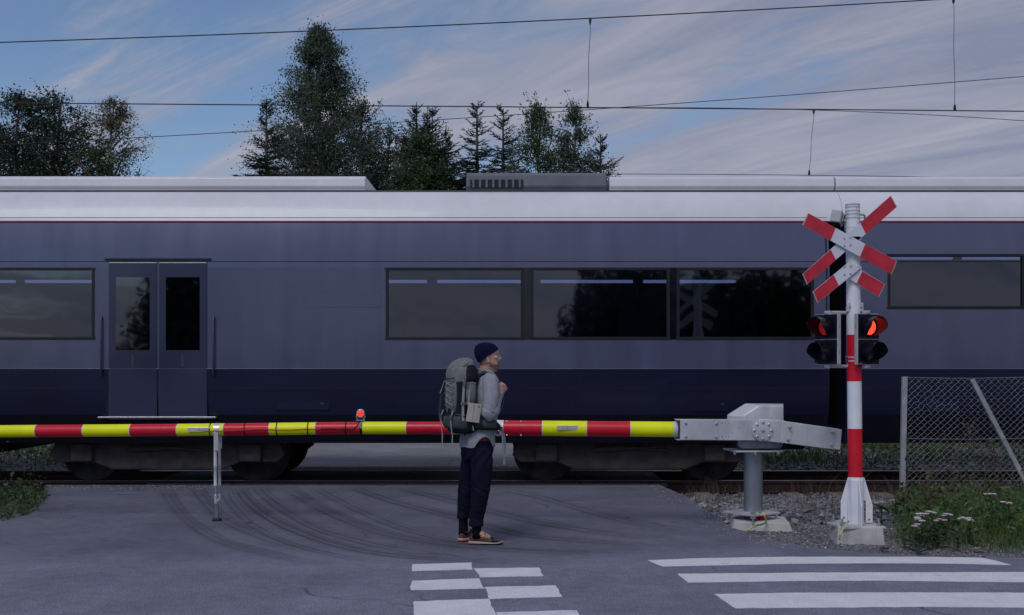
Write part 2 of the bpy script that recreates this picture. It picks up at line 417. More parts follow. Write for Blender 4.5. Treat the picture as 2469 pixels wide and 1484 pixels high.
# ---- painted markings, a few millimetres of thermoplastic each, edges ragged
m_mark = mat('road_marking_paint', (.62, .62, .66), .62, col2=(.72, .72, .76), scale=5, lo=.25, hi=.65, speck=.16, sscale=110, bump=.25, bscale=90)
t_ = m_mark.node_tree; b_ = next(n for n in t_.nodes if n.type == 'BSDF_PRINCIPLED'); src_ = b_.inputs['Base Color'].links[0].from_socket
tc_ = next(n for n in t_.nodes if n.type == 'TEX_COORD'); wn_ = t_.nodes.new('ShaderNodeTexNoise'); wn_.inputs['Scale'].default_value = 6; wn_.inputs['Detail'].default_value = 9; wn_.inputs['Roughness'].default_value = .72; t_.links.new(tc_.outputs['Object'], wn_.inputs['Vector'])
wr_ = t_.nodes.new('ShaderNodeMapRange'); wr_.inputs[1].default_value = .60; wr_.inputs[2].default_value = .70; wr_.inputs[3].default_value = 0; wr_.inputs[4].default_value = .55; t_.links.new(wn_.outputs['Fac'], wr_.inputs[0])
wx_ = t_.nodes.new('ShaderNodeMixRGB'); wx_.inputs[2].default_value = (.24, .24, .28, 1); t_.links.new(wr_.outputs[0], wx_.inputs[0]); t_.links.new(src_, wx_.inputs[1]); t_.links.new(wx_.outputs[0], b_.inputs['Base Color'])
def marking(name, pts, parent=road, z=.004, amp=.012):
    P = [gnd(*p) for p in pts]; out = []
    for i in range(len(P)):
        a, b = P[i], P[(i + 1) % len(P)]; n = max(2, int((b - a).length / .05))
        for k in range(n):
            p = a.lerp(b, k / n); q = 9.0
            out.append(Vector((p.x + amp * mnoise.noise((p.x * q, p.y * q, 1)), p.y + amp * mnoise.noise((p.x * q, p.y * q, 9)), 0)))
    return flat_poly(name, out, z, m_mark, parent, .0035)
for q in ([(1562, 1352), (1700, 1347), (1900, 1344), (2200, 1344), (2365, 1346), (2400, 1353), (2438, 1363.5), (2300, 1360), (2100, 1359), (1900, 1360.5), (1597, 1367)],
          [(1633, 1385), (2000, 1382), (2469, 1381), (2800, 1383), (2800, 1412), (2469, 1405), (2100, 1401), (1900, 1402), (1660, 1406)],
          [(1722, 1434), (1900, 1431), (2200, 1430), (2469, 1431), (2900, 1434), (2900, 1476), (2469, 1466), (2200, 1464), (1772, 1468)],
          [(1825, 1506), (2469, 1500), (3000, 1505), (3000, 1560), (2469, 1552), (1900, 1556)]):
    marking('crossing_stripe', q)
for q in ([(994, 1362), (1137, 1358), (1139, 1374), (993, 1378)], [(994, 1402), (1153, 1396), (1167, 1420), (991, 1424)],
          [(998, 1452), (1178, 1445), (1198, 1487), (996, 1494)], [(1143, 1372), (1300, 1370), (1310, 1390), (1157, 1393)],
          [(1168, 1417), (1340, 1413), (1355, 1440), (1180, 1445)], [(1196, 1478), (1390, 1473), (1412, 1512), (1214, 1518)],
          [(1000, 1528), (1212, 1520), (1240, 1572), (1000, 1580)]):
    marking('chequer_block', q)

# ---- tyre marks: rubber left on the apron by turning lorries
m_tyre = mat('tyre_rubber_stain', (.050, .046, .054), .8, var=.2, scale=4)
def to_stain(m, k, flow):
    t = m.node_tree; N = t.nodes.new; L = t.links.new
    b = next(n for n in t.nodes if n.type == 'BSDF_PRINCIPLED'); out = next(n for n in t.nodes if n.type == 'OUTPUT_MATERIAL')
    at_ = N('ShaderNodeAttribute'); at_.attribute_name = 'fade'
    st = N('ShaderNodeAttribute'); st.attribute_name = 'flow'
    nz = N('ShaderNodeTexNoise'); nz.inputs['Scale'].default_value = 1; nz.inputs['Detail'].default_value = 6; L(st.outputs['Vector'], nz.inputs['Vector'])
    r = N('ShaderNodeMapRange'); r.inputs[1].default_value = .25; r.inputs[2].default_value = .75; r.inputs[3].default_value = .1 * k; r.inputs[4].default_value = k; L(nz.outputs['Fac'], r.inputs[0])
    mu = N('ShaderNodeMath'); mu.operation = 'MULTIPLY'; L(at_.outputs['Fac'], mu.inputs[0]); L(r.outputs[0], mu.inputs[1])
    tr = N('ShaderNodeBsdfTransparent'); mx = N('ShaderNodeMixShader'); L(mu.outputs[0], mx.inputs[0]); L(tr.outputs[0], mx.inputs[1]); L(b.outputs[0], mx.inputs[2]); L(mx.outputs[0], out.inputs[0])
to_stain(m_tyre, .46, 1)
def tyre_mark(pts, w, k=1.0, zz=0.0):
    P = [gnd(*p) for p in soften([Vector(p) for p in pts], 8)]
    me_v, me_f, fade, flow = [], [], [], []
    nw = 7; s = 0
    for i, p in enumerate(P):
        t = (P[min(i + 1, len(P) - 1)] - P[max(0, i - 1)]).normalized(); nrm = Vector((-t.y, t.x, 0))
        if i: s += (p - P[i - 1]).length
        e = min(1, i / 6, (len(P) - 1 - i) / 12)
        for j in range(nw):
            u = j / (nw - 1) * 2 - 1
            q = p + nrm * u * w * .5; me_v.append((q.x, q.y, .0022 + zz)); fade.append(max(0, (1 - abs(u) ** 2.2)) * max(0, e) * k); flow.append((s * .8, u * w * 9 + len(pts) * 3.3 + w * 77, 0))
    for i in range(len(P) - 1):
        for j in range(nw - 1): a = i * nw + j; me_f.append((a, a + 1, a + nw + 1, a + nw))
    me = bpy.data.meshes.new('tyre_mark'); me.from_pydata(me_v, [], me_f)
    a1 = me.attributes.new('fade', 'FLOAT', 'POINT'); a1.data.foreach_set('value', fade)
    a2 = me.attributes.new('flow', 'FLOAT_VECTOR', 'POINT'); a2.data.foreach_set('vector', [c for q in flow for c in q])
    return link('tyre_mark', me, m_tyre, road)
for i, (pts, w, k) in enumerate([
    ([(575, 1176), (588, 1200), (640, 1245), (720, 1285), (820, 1318), (940, 1340), (1100, 1352), (1250, 1360)], .26, 1.0),
    ([(620, 1176), (640, 1200), (690, 1236), (760, 1275), (850, 1303), (950, 1325), (1080, 1342)], .22, .8),
    ([(395, 1176), (412, 1210), (455, 1260), (540, 1310), (680, 1345), (800, 1365)], .30, .6),
    ([(690, 1176), (740, 1210), (820, 1250), (930, 1290), (1060, 1312), (1250, 1330), (1450, 1337)], .36, .75),
    ([(850, 1176), (900, 1195), (980, 1220), (1100, 1250), (1250, 1290), (1400, 1305), (1600, 1320)], .30, .9),
    ([(960, 1176), (1050, 1200), (1150, 1225), (1300, 1262), (1480, 1290), (1700, 1312)], .34, .8),
    ([(470, 1176), (490, 1205), (540, 1255), (640, 1300), (760, 1335)], .3, .7),
    ([(1200, 1180), (1300, 1200), (1420, 1235), (1560, 1270), (1700, 1298)], .3, .6),
    ([(760, 1176), (800, 1200), (880, 1240), (1000, 1285), (1180, 1318), (1400, 1330), (1640, 1334)], .18, .7),
    ([(540, 1176), (556, 1215), (610, 1268), (700, 1312), (830, 1345), (960, 1360)], .16, .7)]):
    tyre_mark(pts, w, k * .6, i * .00015)
    for q_, off in enumerate((-5, 4, 10)): tyre_mark([(x + off * 1.6, y - off * .55 - 1) for x, y in pts], w * (.22, .30, .16)[q_], k * (.9, .7, .8)[q_], .0016 + i * .00012 + q_ * .00004)

# ---- track: rails on sleepers, rubber panels at the crossing
track = tag(thing('railway_track', None, None, (0, 15.92, -.15)), kind='structure')
def rail_profile(y, top):
    prof = [(-.036, 0), (-.036, -.036), (-.010, -.05), (-.010, -.130), (-.07, -.148), (-.07, -.16), (.07, -.16), (.07, -.148), (.010, -.130), (.010, -.05), (.036, -.036), (.036, 0)]
    return [Vector((-40, y + a, top + b)) for a, b in prof]
for y, top in ((RAIL_Y[0], .03), (RAIL_Y[1], .03)):
    r_ = MB().prism(rail_profile(y, top), (80, 0, 0)).build('rail', M['rail'], track, bevel=.004, seg=1)
    MB().box((0, y, top + .002), (80, .052, .004)).build('rail_head', M['rail_top'], r_)
sl_mb = lambda x: MB().prism([Vector((x + a, TRACK_Y - 1.3, b)) for a, b in ((-.13, -.26), (.13, -.26), (.11, -.118), (-.11, -.118))], (0, 2.6, 0))
sl0 = None
for k in range(-22, 40):
    x = 2.02 + .62 * k
    if sl0 is None:
        sl0 = sl_mb(x).build('sleeper', M['sleeper'], track, bevel=.015); x0 = x
        cl = MB()
        for y in RAIL_Y:
            for sd in (-1, 1):
                c = Vector((x, y + sd * .105, -.10))
                cl.box(c + Vector((0, 0, -.008)), (.12, .06, .022))
                cl.tube([c + Vector((-.05, -.02 * sd, .01)), c + Vector((-.03, .035 * sd, .02)), c + Vector((.0, .01 * sd, .035)), c + Vector((.03, .035 * sd, .02)), c + Vector((.05, -.03 * sd, .012))], .009, 6)
        clip0 = cl.build('rail_clip', M['rail'], sl0, smooth=40)
    else:
        s2 = dup(sl0, track, (x - x0, 0, 0)); dup(clip0, s2)
# crossing panels
pn_in = MB(); seams = []
def panel(name, x0, x1, y0, y1, top):
    mb = MB().box(((x0 + x1) / 2, (y0 + y1) / 2, top - .07), (x1 - x0 - .012, y1 - y0, .14))
    n = int((x1 - x0) / .11)
    for i in range(n):
        xx = x0 + (i + .5) * (x1 - x0) / n
        mb.box((xx, (y0 + y1) / 2, top + .003), (.05, (y1 - y0) * .9, .006))
    return mb.build(name, M['rubber'], track, bevel=.006, seg=1)
xx = -5.05
while xx < 2.0:
    panel('crossing_panel', xx, xx + 1.2, 15.29, 16.55, .022)
    panel('crossing_panel', xx, xx + 1.2, 14.945, 15.125, .014)
    panel('crossing_panel', xx, xx + 1.2, 16.72, 17.56, .014)
    xx += 1.2
# drain grate at a seam of the panels
gp = gnd(921, 1168)
MB().box((gp.x, 14.90, .006), (.10, .07, .03)).build('panel_lock', M['rail'], track, bevel=.006)

# ---- stones
rs = np.random.default_rng(11)
CUBE = np.array([(x, y, z) for x in (-1, 1) for y in (-1, 1) for z in (-1, 1)], float)
CT = np.array([(0, 1, 3), (0, 3, 2), (4, 6, 7), (4, 7, 5), (0, 4, 5), (0, 5, 1), (2, 3, 7), (2, 7, 6), (0, 2, 6), (0, 6, 4), (1, 5, 7), (1, 7, 3)])
def rot_rand(n):
    q = rs.normal(size=(n, 4)); q /= np.linalg.norm(q, axis=1)[:, None]; w, x, y, z = q.T
    return np.stack([np.stack([1 - 2 * (y * y + z * z), 2 * (x * y - z * w), 2 * (x * z + y * w)], -1), np.stack([2 * (x * y + z * w), 1 - 2 * (x * x + z * z), 2 * (y * z - x * w)], -1), np.stack([2 * (x * z - y * w), 2 * (y * z + x * w), 1 - 2 * (x * x + y * y)], -1)], 1)
def stones(name, spots, sizes, m, parent=None):
    n = len(spots)
    V = CUBE[None] * rs.uniform(.55, 1.0, (n, 8, 1)) + rs.normal(0, .16, (n, 8, 3))
    V *= rs.uniform(.45, 1.0, (n, 1, 3)); V = np.einsum('nij,nkj->nki', rot_rand(n), V); V[:, :, 2] *= .62
    V = V * (np.array(sizes)[:, None, None] * .5) + np.array(spots)[:, None, :]
    F = CT[None] + (np.arange(n) * 8)[:, None, None]
    me = bpy.data.meshes.new(name); me.from_pydata(V.reshape(-1, 3).tolist(), [], F.reshape(-1, 3).tolist())
    return link(name, me, m, parent)
def in_road(x, y):
    c = False; n = len(poly); j = n - 1
    for i in range(n):
        if (poly[i].y > y) != (poly[j].y > y) and x < (poly[j].x - poly[i].x) * (y - poly[i].y) / (poly[j].y - poly[i].y) + poly[i].x: c = not c
        j = i
    return c
m_stone = mat('ballast_stone', (.120, .120, .140), .9, col2=(.225, .218, .238), scale=5, island=.45, speck=.2, sscale=60, lo=.3, hi=.7)
m_stone2 = mat('pale_stone', (.28, .27, .28), .9, col2=(.40, .38, .38), scale=5, island=.3, speck=.2, sscale=60)
sp, sz, sp2, sz2 = [], [], [], []
def scatter(n, x0, x1, y0, y1, s0, s1, lift=.25, avoid_road=True, pale=.08, keep=None):
    for _ in range(n):
        x, y = rs.uniform(x0, x1), rs.uniform(y0, y1)
        if avoid_road and in_road(x, y): continue
        if keep and not keep(x, y): continue
        s = s0 + (s1 - s0) * rs.random() ** 2
        p = (x, y, hgt(x, y) + s * lift * .6)
        if rs.random() < pale: sp2.append(p); sz2.append(s)
        else: sp.append(p); sz.append(s)
scatter(9000, 1.9, 4.4, 9.25, 11.6, .012, .034)
scatter(1800, 4.4, 6.5, 9.0, 9.9, .012, .034)
scatter(6500, 1.5, 7.5, 11.2, 14.6, .03, .085)
scatter(3200, 1.9, 9.0, 14.2, 17.4, .04, .08, avoid_road=False)
scatter(4200, 1.3, 11.0, 17.2, 22.0, .03, .10, avoid_road=False, pale=.2)
scatter(3600, -13, -5.0, 17.2, 22.0, .03, .10, avoid_road=False, pale=.2)
scatter(1500, -10, -5.2, 13.6, 17.4, .03, .09, pale=.2)
scatter(500, -5.6, -3.6, 14.84, 14.95, .008, .03, avoid_road=False, pale=.5, lift=.4)
tag(stones('gravel', sp, sz, m_stone), kind='stuff')
tag(stones('pale_gravel', sp2, sz2, m_stone2), kind='stuff')
# the larger ballast stones, each its own piece of the ground
stone_meshes = []
for k in range(9):
    o = stones('stone', [(0, 0, 0)], [1.0], None); stone_meshes.append(o.data); bpy.data.objects.remove(o)
    stone_meshes[-1].materials.append(m_stone if k < 6 else m_stone2)
n_st = 0
while n_st < 230:
    x, y = rs.uniform(1.7, 6.2), rs.uniform(11.0, 14.55)
    if in_road(x, y): continue
    s = rs.uniform(.075, .14)
    o = bpy.data.objects.new('stone', stone_meshes[n_st % 9]); COL.objects.link(o); o.parent = ground
    o.location = (x, y, hgt(x, y) + s * .18); o.scale = (s, s * rs.uniform(.7, 1), s * rs.uniform(.6, 1)); o.rotation_euler = (0, 0, rs.uniform(0, 6.28)); n_st += 1
# loose grit thrown on the edge of the apron
gs, gz = [], []
for _ in range(420):
    t = rs.random(); i = int(t * (len(Re) - 30)); p = Re[i]
    gs.append((p.x - abs(rs.normal(0, .14)), p.y - abs(rs.normal(0, .05)), .004)); gz.append(rs.uniform(.006, .018))
for _ in range(260):
    p = gnd(rs.uniform(110, 520), rs.uniform(1171, 1182)); gs.append((p.x, p.y, .004)); gz.append(rs.uniform(.008, .025))
tag(stones('loose_grit', gs, gz, m_stone2), kind='stuff')

# ================================================================== LEVEL CROSSING BARRIER
def interp(x, tab):
    for (a, b), (c, d) in zip(tab, tab[1:]):
        if x <= c: return b + (d - b) * (x - a) / (c - a)
    return tab[-1][1]
ARM_Y = [(-400, 1045), (0, 1040.5), (525, 1036.5), (870, 1032.5), (1215, 1032.5), (1640, 1036), (1900, 1038)]
_A, _B = at(1640, 0, 11.02), at(525, 0, 11.42)
def arm(x, dy=0.0):
    k = (x - CX) / FPX; dx, dY = _B.x - _A.x, _B.y - _A.y
    t = (k * _A.y - _A.x) / (dx - k * dY)
    return at(x, interp(x, ARM_Y) + dy, _A.y + t * dY)
col_c = at(1816, 1260, 11.12)
barrier = thing('level_crossing_barrier', 'long red and yellow striped barrier arm lowered across the road on a galvanised steel pedestal', 'barrier', (col_c.x, col_c.y, 0))
segs = [(-420, -366, 0), (-366, -252, 1), (-252, -138, 0), (-138, -24, 1), (-24, 90, 0), (90, 204, 1), (204, 317, 0), (317, 430, 1), (430, 542, 0), (542, 652, 1), (652, 763, 0), (763, 874, 1), (874, 981, 0), (981, 1092, 1), (1092, 1199, 0), (1214, 1308, 1), (1308, 1415, 0), (1415, 1520, 1), (1520, 1625, 0)]
for a, b, c in segs:
    r_ = .0655 if b < 1200 else .079
    g = .0006
    pa, pb = arm(a), arm(b); d = (pb - pa).normalized()
    MB().tube([pa + d * g, pb - d * g], r_, 32).build('arm_segment', M['red_paint' if c else 'yellow_paint'], barrier, smooth=40)
    if a > -30: MB().tube([pb - d * .0035, pb + d * .0035], r_ + .0008, 32).build('seam_ring', M['sign_white'], barrier, smooth=40)
MB().tube([arm(1189), arm(1195), arm(1196), arm(1206), arm(1207), arm(1215)], [.07, .07, .083, .083, .080, .0815], 32).build('joint_collar', M['white_paint'], barrier, smooth=40)
MB().tube([arm(1623), arm(1629), arm(1634)], [.0815, .0815, .07], 32).build('end_collar', M['sign_white'], barrier, smooth=40)
def screw(parent, c, n, r=.011, l=.012, m=None):
    n = Vector(n).normalized()
    return MB().tube([Vector(c), Vector(c) + n * l * .8, Vector(c) + n * l], [r, r, r * .6], 6).build('bolt', m or M['bolt'], parent, smooth=30)
for x in (1222, 1256):
    for s in (-1, 1):
        p = arm(x); screw(barrier, p + Vector((0, -.079 * math.cos(R(58)), .079 * math.sin(R(58)) * s)), (0, -math.cos(R(58)), s * math.sin(R(58))), .011, .012)
for x0_, x1_, dy in ((458, 511, -1), (1342, 1392, -3)):
    r_ = .0655 if x0_ < 1000 else .079
    a, b = arm(x0_, dy), arm(x1_, dy); c = (a + b) / 2 + Vector((0, -r_ - .002, 0))
    pl = MB().box(c, ((b - a).length, .016, .048)).build('reflector_plate', M['alu'], barrier, bevel=.004)
    for q in (.5,) if x0_ > 1000 else (.5,): screw(pl, a.lerp(b, q) + Vector((0, -r_ - .010, 0)), (0, -1, 0), .006, .004, M['galv_dark'])
for x in (509, 592, 669, 744, 835):
    p = arm(x); MB().tube([p + Vector((-.006, 0, 0)), p + Vector((.006, 0, 0))], .0685, 28).build('strap', M['black_plastic'], barrier, smooth=40)
def arm_front(x, dy): 
    p = arm(x, dy); q = arm(x); dz = p.z - q.z; return p + Vector((0, -math.sqrt(max(0, .0685 ** 2 - dz * dz)) - .004, 0))
cab = [(482, 0), (500, 2), (540, 3), (592, 1.5), (630, -1), (669, 1), (705, 1.5), (744, 0), (775, 1)]
MB().tube([arm_front(x, d) for x, d in cab], .004, 6).build('orange_cable', mat('orange_cable', (.55, .06, .03), .5), barrier, smooth=60)
cab = [(775, 1), (800, 0), (820, 1.5), (835, 1.5), (848, 3), (856, 1), (864, -8), (868, -15.5)]
MB().tube([arm_front(x, d) for x, d in cab] + [arm(870, -18.5)], .0045, 6).build('black_cable', M['black_plastic'], barrier, smooth=60)
# lamp on the arm
pc = arm(872)
MB().tube([pc + Vector((-.012, 0, 0)), pc + Vector((.012, 0, 0))], .0695, 28).build('lamp_clamp', M['black_plastic'], barrier, smooth=40)
MB().box(pc + Vector((0, -.070, .03)), (.018, .008, .06)).build('clamp_buckle', M['bolt'], barrier, bevel=.002)
LY = pc.y
lc = at(869.5, 998, LY)
lamp = []
for k in range(15):
    q = math.pi * k / 14; lamp.append(lc + Vector((.040 * math.cos(q), 0, .041 * math.sin(q) + .006)))
lamp = [lc + Vector((.046, 0, -.045))] + lamp + [lc + Vector((-.046, 0, -.045))]
lh = MB().prism([p + Vector((0, -.02, 0)) for p in lamp], (0, .06, 0)).build('lamp_housing', M['alu'], barrier, bevel=.004)
MB().prism([lc + Vector(((p - lc).x * .86, -.0225, (p - lc).z * .88 - .001)) for p in lamp], (0, .006, 0)).build('lamp_mask', M['black_plastic'], lh)
m_lens = emis('red_lamp_lens', (1.0, .045, .03), .95, (.55, .01, .02), 90)
MB().ball(lc + Vector((0, -.022, .002)), .033, 24, 10, (1, .3, 1)).build('lens', m_lens, lh, smooth=60)
ring = [lc + Vector((.036 * math.cos(2 * math.pi * k / 24), -.024, .002 + .036 * math.sin(2 * math.pi * k / 24))) for k in range(25)]
MB().tube(ring, .004, 6, False).build('lens_ring', M['alu'], lh, smooth=60)
br = MB().box(lc + Vector((0, 0, -.068)), (.092, .03, .006))
for s in (-1, 1): br.cyl(lc + Vector((.034 * s, 0, -.068)), lc + Vector((.034 * s, 0, -.042)), .004, 8)
br.cyl(lc + Vector((.004, 0, -.068)), pc + Vector((0, 0, .066)), .008, 8)
br.build('lamp_bracket', M['alu'], barrier, smooth=40)
# support leg
pl_ = arm(525); lx = pl_.x
MB().tube([pl_ + Vector((-.029, 0, 0)), pl_ + Vector((.029, 0, 0))], .0690, 28).build('leg_collar', M['alu'], barrier, smooth=40)
zt = lambda y: at(525, y, pl_.y).z
leg = MB().box((lx, pl_.y - .063, (zt(1040) + zt(1087)) / 2), (.048, .012, zt(1040) - zt(1087)))
leg2 = MB().box((lx + .004, pl_.y + .063, (zt(1040) + zt(1083)) / 2), (.048, .012, zt(1040) - zt(1083)))
lg = leg.build('support_leg', M['alu'], barrier, bevel=.004)
leg2.build('leg_strap', M['alu'], lg, bevel=.004)
z_foot = .0
tb = MB()
for s, yo in ((-.011, -.045), (.015, .02)):
    tb.tube([(lx + s, pl_.y + yo, zt(1082)), (lx + s, pl_.y + yo, zt(1120)), (lx + s, pl_.y + yo, zt(1121)), (lx + s, pl_.y + yo, zt(1126)), (lx + s, pl_.y + yo, zt(1127)), (lx + s, pl_.y + yo, zt(1166)), (lx + s, pl_.y + yo, zt(1167)), (lx + s, pl_.y + yo, zt(1172))],
            [.019 if s < 0 else .014] * 2 + [.0205 if s < 0 else .0155] * 2 + [.0185 if s < 0 else .0135] * 2 + [.021 if s < 0 else .016] * 2, 14)
tb.build('gas_strut', M['alu'], lg, smooth=35)
rd = MB()
for s, yo in ((-.009, -.045), (.013, .02)): rd.cyl((lx + s, pl_.y + yo, zt(1171)), (lx + s, pl_.y + yo, zt(1200)), .0075, 10)
rd.build('strut_rod', M['bolt'], lg, smooth=40)
jt = MB()
for s, yo in ((-.009, -.048), (.014, .02)):
    jt.box((lx + s, pl_.y + yo, zt(1203)), (.024, .016, .10))
jt.box((lx, pl_.y - .02, zt(1210)), (.04, .05, .05)); jt.box((lx + .018, pl_.y - .01, zt(1222)), (.012, .03, .12))
jt.build('leg_joint', M['alu'], lg, bevel=.005)
MB().box((lx - .001, pl_.y - .03, (zt(1207) + .03) / 2), (.040, .034, zt(1207) - .03)).build('foot_tube', M['galv_dark'], lg, bevel=.004)
MB().box((lx, pl_.y - .03, .016), (.082, .075, .030)).build('foot_pad', M['rubber'], lg, bevel=.006)
for y in (1084, 1092): screw(lg, (lx, pl_.y - .066, zt(y)), (0, -1, 0), .008, .012)
# arm bracket, hub, counterweight
YF = 10.90
P3 = lambda pts, Y: [at(x, y, Y) for x, y in pts]
bk = MB().prism(P3([(1640, 1014), (1836, 1015.5), (1836, 1062.5), (1640, 1061)], YF), (0, .008, 0))
bk.prism(P3([(1632, 1012.6), (1836, 1013.8), (1836, 1015.6), (1632, 1014.2)], YF + .008), (0, .2, 0))
bk.prism(P3([(1632, 1060.6), (1836, 1061.8), (1836, 1063), (1632, 1062.0)], YF + .008), (0, .2, 0))
bk.prism(P3([(1629, 1012), (1836, 1014), (1836, 1061), (1629, 1060)], YF + .21), (0, .008, 0))
abr = bk.build('arm_bracket', M['galv'], barrier, bevel=.002, seg=1)
for x, y in ((1653, 1020.5), (1653, 1053), (1727, 1021.5), (1727, 1054)): screw(abr, at(x, y, YF), (0, -1, 0), .014, .016)
for x, y, r_ in ((1741, 1021, .006), (1750, 1021, .004), (1756.5, 1021, .004), (1741, 1054, .006), (1750, 1054, .004), (1756.5, 1054, .004), (1782, 1032.5, .004), (1745, 1038, .003), (1766, 1043, .003), (1812, 1038, .003)):
    p = at(x, y, YF); MB().cyl(p + Vector((0, .002, 0)), p + Vector((0, -.0006, 0)), r_, 10).build('bolt_hole', M['black_matte'], abr)
hub = MB().prism(P3([(1829, 1010.5), (1893, 1015), (1886, 1069), (1850, 1065), (1834, 1060), (1829, 1045)], YF - .012), (0, .20, 0)).build('hub_plate', M['galv'], barrier, bevel=.006)
hc = at(1838.5, 1038.3, YF - .012)
MB().cyl(hc + Vector((0, .01, 0)), hc + Vector((0, -.012, 0)), .108, 32).build('hub_disc', M['galv'], hub, smooth=40, bevel=.003)
for k in range(8):
    q = 2 * math.pi * k / 8; screw(hub, hc + Vector((.084 * math.cos(q), -.011, .084 * math.sin(q))), (0, -1, 0), .0165 if k in (2, 6) else .0135, .014)
screw(hub, hc + Vector((0, -.011, 0)), (0, -1, 0), .019, .016)
cw = MB().prism(P3([(1886, 1015.5), (2020, 1034.5), (2030, 1036.5), (2026, 1085.5), (1990, 1082), (1880, 1068)], YF - .052), (0, .14, 0)).build('counterweight', M['galv'], barrier, bevel=.006)
for x, y in ((1903, 1030.5), (1900, 1061), (2007, 1042), (2004, 1073)):
    p = at(x, y, YF - .052); st = MB().cyl(p, p + Vector((.006, -.06, .0)), .0085, 8).tube([p, p + Vector((0, -.008, 0)), p + Vector((0, -.014, 0))], [.017, .017, .012], 6)
    st.build('stud', M['bolt'], cw, smooth=35)
# machine housing
hr = []
for Yq, pts in ((11.125, [(1794, 1062), (1794, 1003), (1831, 979), (1889, 979), (1890, 1062)]), (11.24, [(1753, 1062), (1753, 1001), (1797, 973.5), (1889, 974), (1890, 1062)]), (11.58, [(1753, 1060), (1753, 1001), (1797, 974), (1888, 974.5), (1889, 1060)])):
    z = [at(x, y, Yq) for x, y in pts]; hr.append(z)
MB().rings(hr).build('machine_housing', M['galv'], barrier, bevel=.010)
MB().rings([P3([(1778, 1058), (1884, 1058), (1884, 1076), (1876, 1083), (1790, 1083), (1780, 1076)], 11.0), P3([(1776, 1058), (1887, 1058), (1887, 1076), (1880, 1083), (1786, 1083), (1776, 1076)], 11.48)]).build('housing_base', M['galv_dark'], barrier, bevel=.012)
zc = lambda y: at(1816, y, 11.12).z
fl = MB().box((col_c.x, 11.14, zc(1086)), (.50, .40, .016), R(8)).build('top_flange', M['galv'], barrier, bevel=.003)
for a, b in ((-.22, -.15), (.22, -.15), (-.02, -.19), (.2, .1)): screw(fl, (col_c.x + a, 11.12 + b, zc(1087)), (0, 0, -1), .015, .03)
MB().cyl((col_c.x, 11.12, zc(1087)), (col_c.x, 11.12, zc(1234)), .0965, 40).build('pedestal_column', M['column'], barrier, smooth=40)
zp = zc(1235)
bp_ = MB().box((col_c.x - .02, 11.10, zp), (.40, .40, .02), R(36)).build('base_plate', M['galv'], barrier, bevel=.003)
for k in range(4):
    q = R(36 + 45 + 90 * k); p = Vector((col_c.x - .02 + .245 * math.cos(q), 11.10 + .245 * math.sin(q), zp))
    sb = MB().cyl(p + Vector((0, 0, -.09)), p + Vector((0, 0, .075)), .012, 10)
    sb.tube([p + Vector((0, 0, .01)), p + Vector((0, 0, .035))], .026, 6); sb.tube([p + Vector((0, 0, -.01)), p + Vector((0, 0, -.034))], .026, 6)
    sb.build('anchor_bolt', M['bolt'], bp_, smooth=35)
def frustum(c, w0, d0, w1, d1, h, rot):
    m = Matrix.Rotation(rot, 3, 'Z'); c = Vector(c)
    q = lambda w, d, z: [c + m @ Vector((x * w / 2, y * d / 2, z)) for x, y in ((-1, -1), (1, -1), (1, 1), (-1, 1))]
    return MB().rings([q(w0, d0, 0), q(w1, d1, h)])
frustum((col_c.x + .06, 11.08, -.12), .66, .56, .54, .46, .185, R(-8)).build('foundation', M['concrete'], barrier, bevel=.014)
for a in (-.045, .045): MB().tube([(col_c.x + .03 + a, 11.02, zp - .006), (col_c.x + .03 + a, 11.02, .05)], [.042, .045], 16).build('conduit', M['red_paint'], barrier, smooth=40)
m_yg = mat('earth_cable', (.55, .50, .16), .5, var=.3, col2=(.10, .22, .06), scale=9, lo=.52, hi=.6)
MB().tube([at(x, y, Y) for x, y, Y in ((1829, 1234, 10.98), (1840, 1239, 10.92), (1846, 1250, 10.86), (1847, 1260, 10.80), (1840, 1264, 10.76), (1826, 1267, 10.73), (1812, 1272, 10.69), (1804, 1279, 10.66))], .0085, 8).build('earth_cable', m_yg, barrier, smooth=60)

# ================================================================== CROSSING SIGNAL
SP = 10.2
ptop, pbot = at(2055.5, 495, SP), at(2063.5, 1266, SP)
signal = thing('crossing_signal', 'tall red and white banded post with a diagonal cross and two signal heads', 'crossing signal', (pbot.x, SP, .0))
def pole_at(y):
    t = (y - 495) / (1266 - 495); return at(2055.5 + 8 * t, y, SP)
for y0, y1, m, r_ in ((495, 808, 'white_paint', .0655), (808, 920, 'red_paint', .0665), (920, 1034, 'white_paint', .0665), (1034, 1150, 'red_paint', .067), (1150, 1266, 'white_paint', .0655)):
    MB().cyl(pole_at(y0) + Vector((0, 0, -.0004)), pole_at(y1) + Vector((0, 0, .0004)), r_, 36).build('post_band', M[m], signal, smooth=40)
MB().tube([pole_at(497), pole_at(493.5), pole_at(493)], [.0675, .0675, .05], 32).build('post_cap', M['grey_plastic'], signal, smooth=40)
for y in (501, 510, 518, 527, 549, 862, 871): MB().tube([pole_at(y) + Vector((0, 0, .006)), pole_at(y) + Vector((0, 0, -.006))], .0685, 32).build('clamp_band', M['galv'] if y != 549 else M['white_paint'], signal, smooth=40)
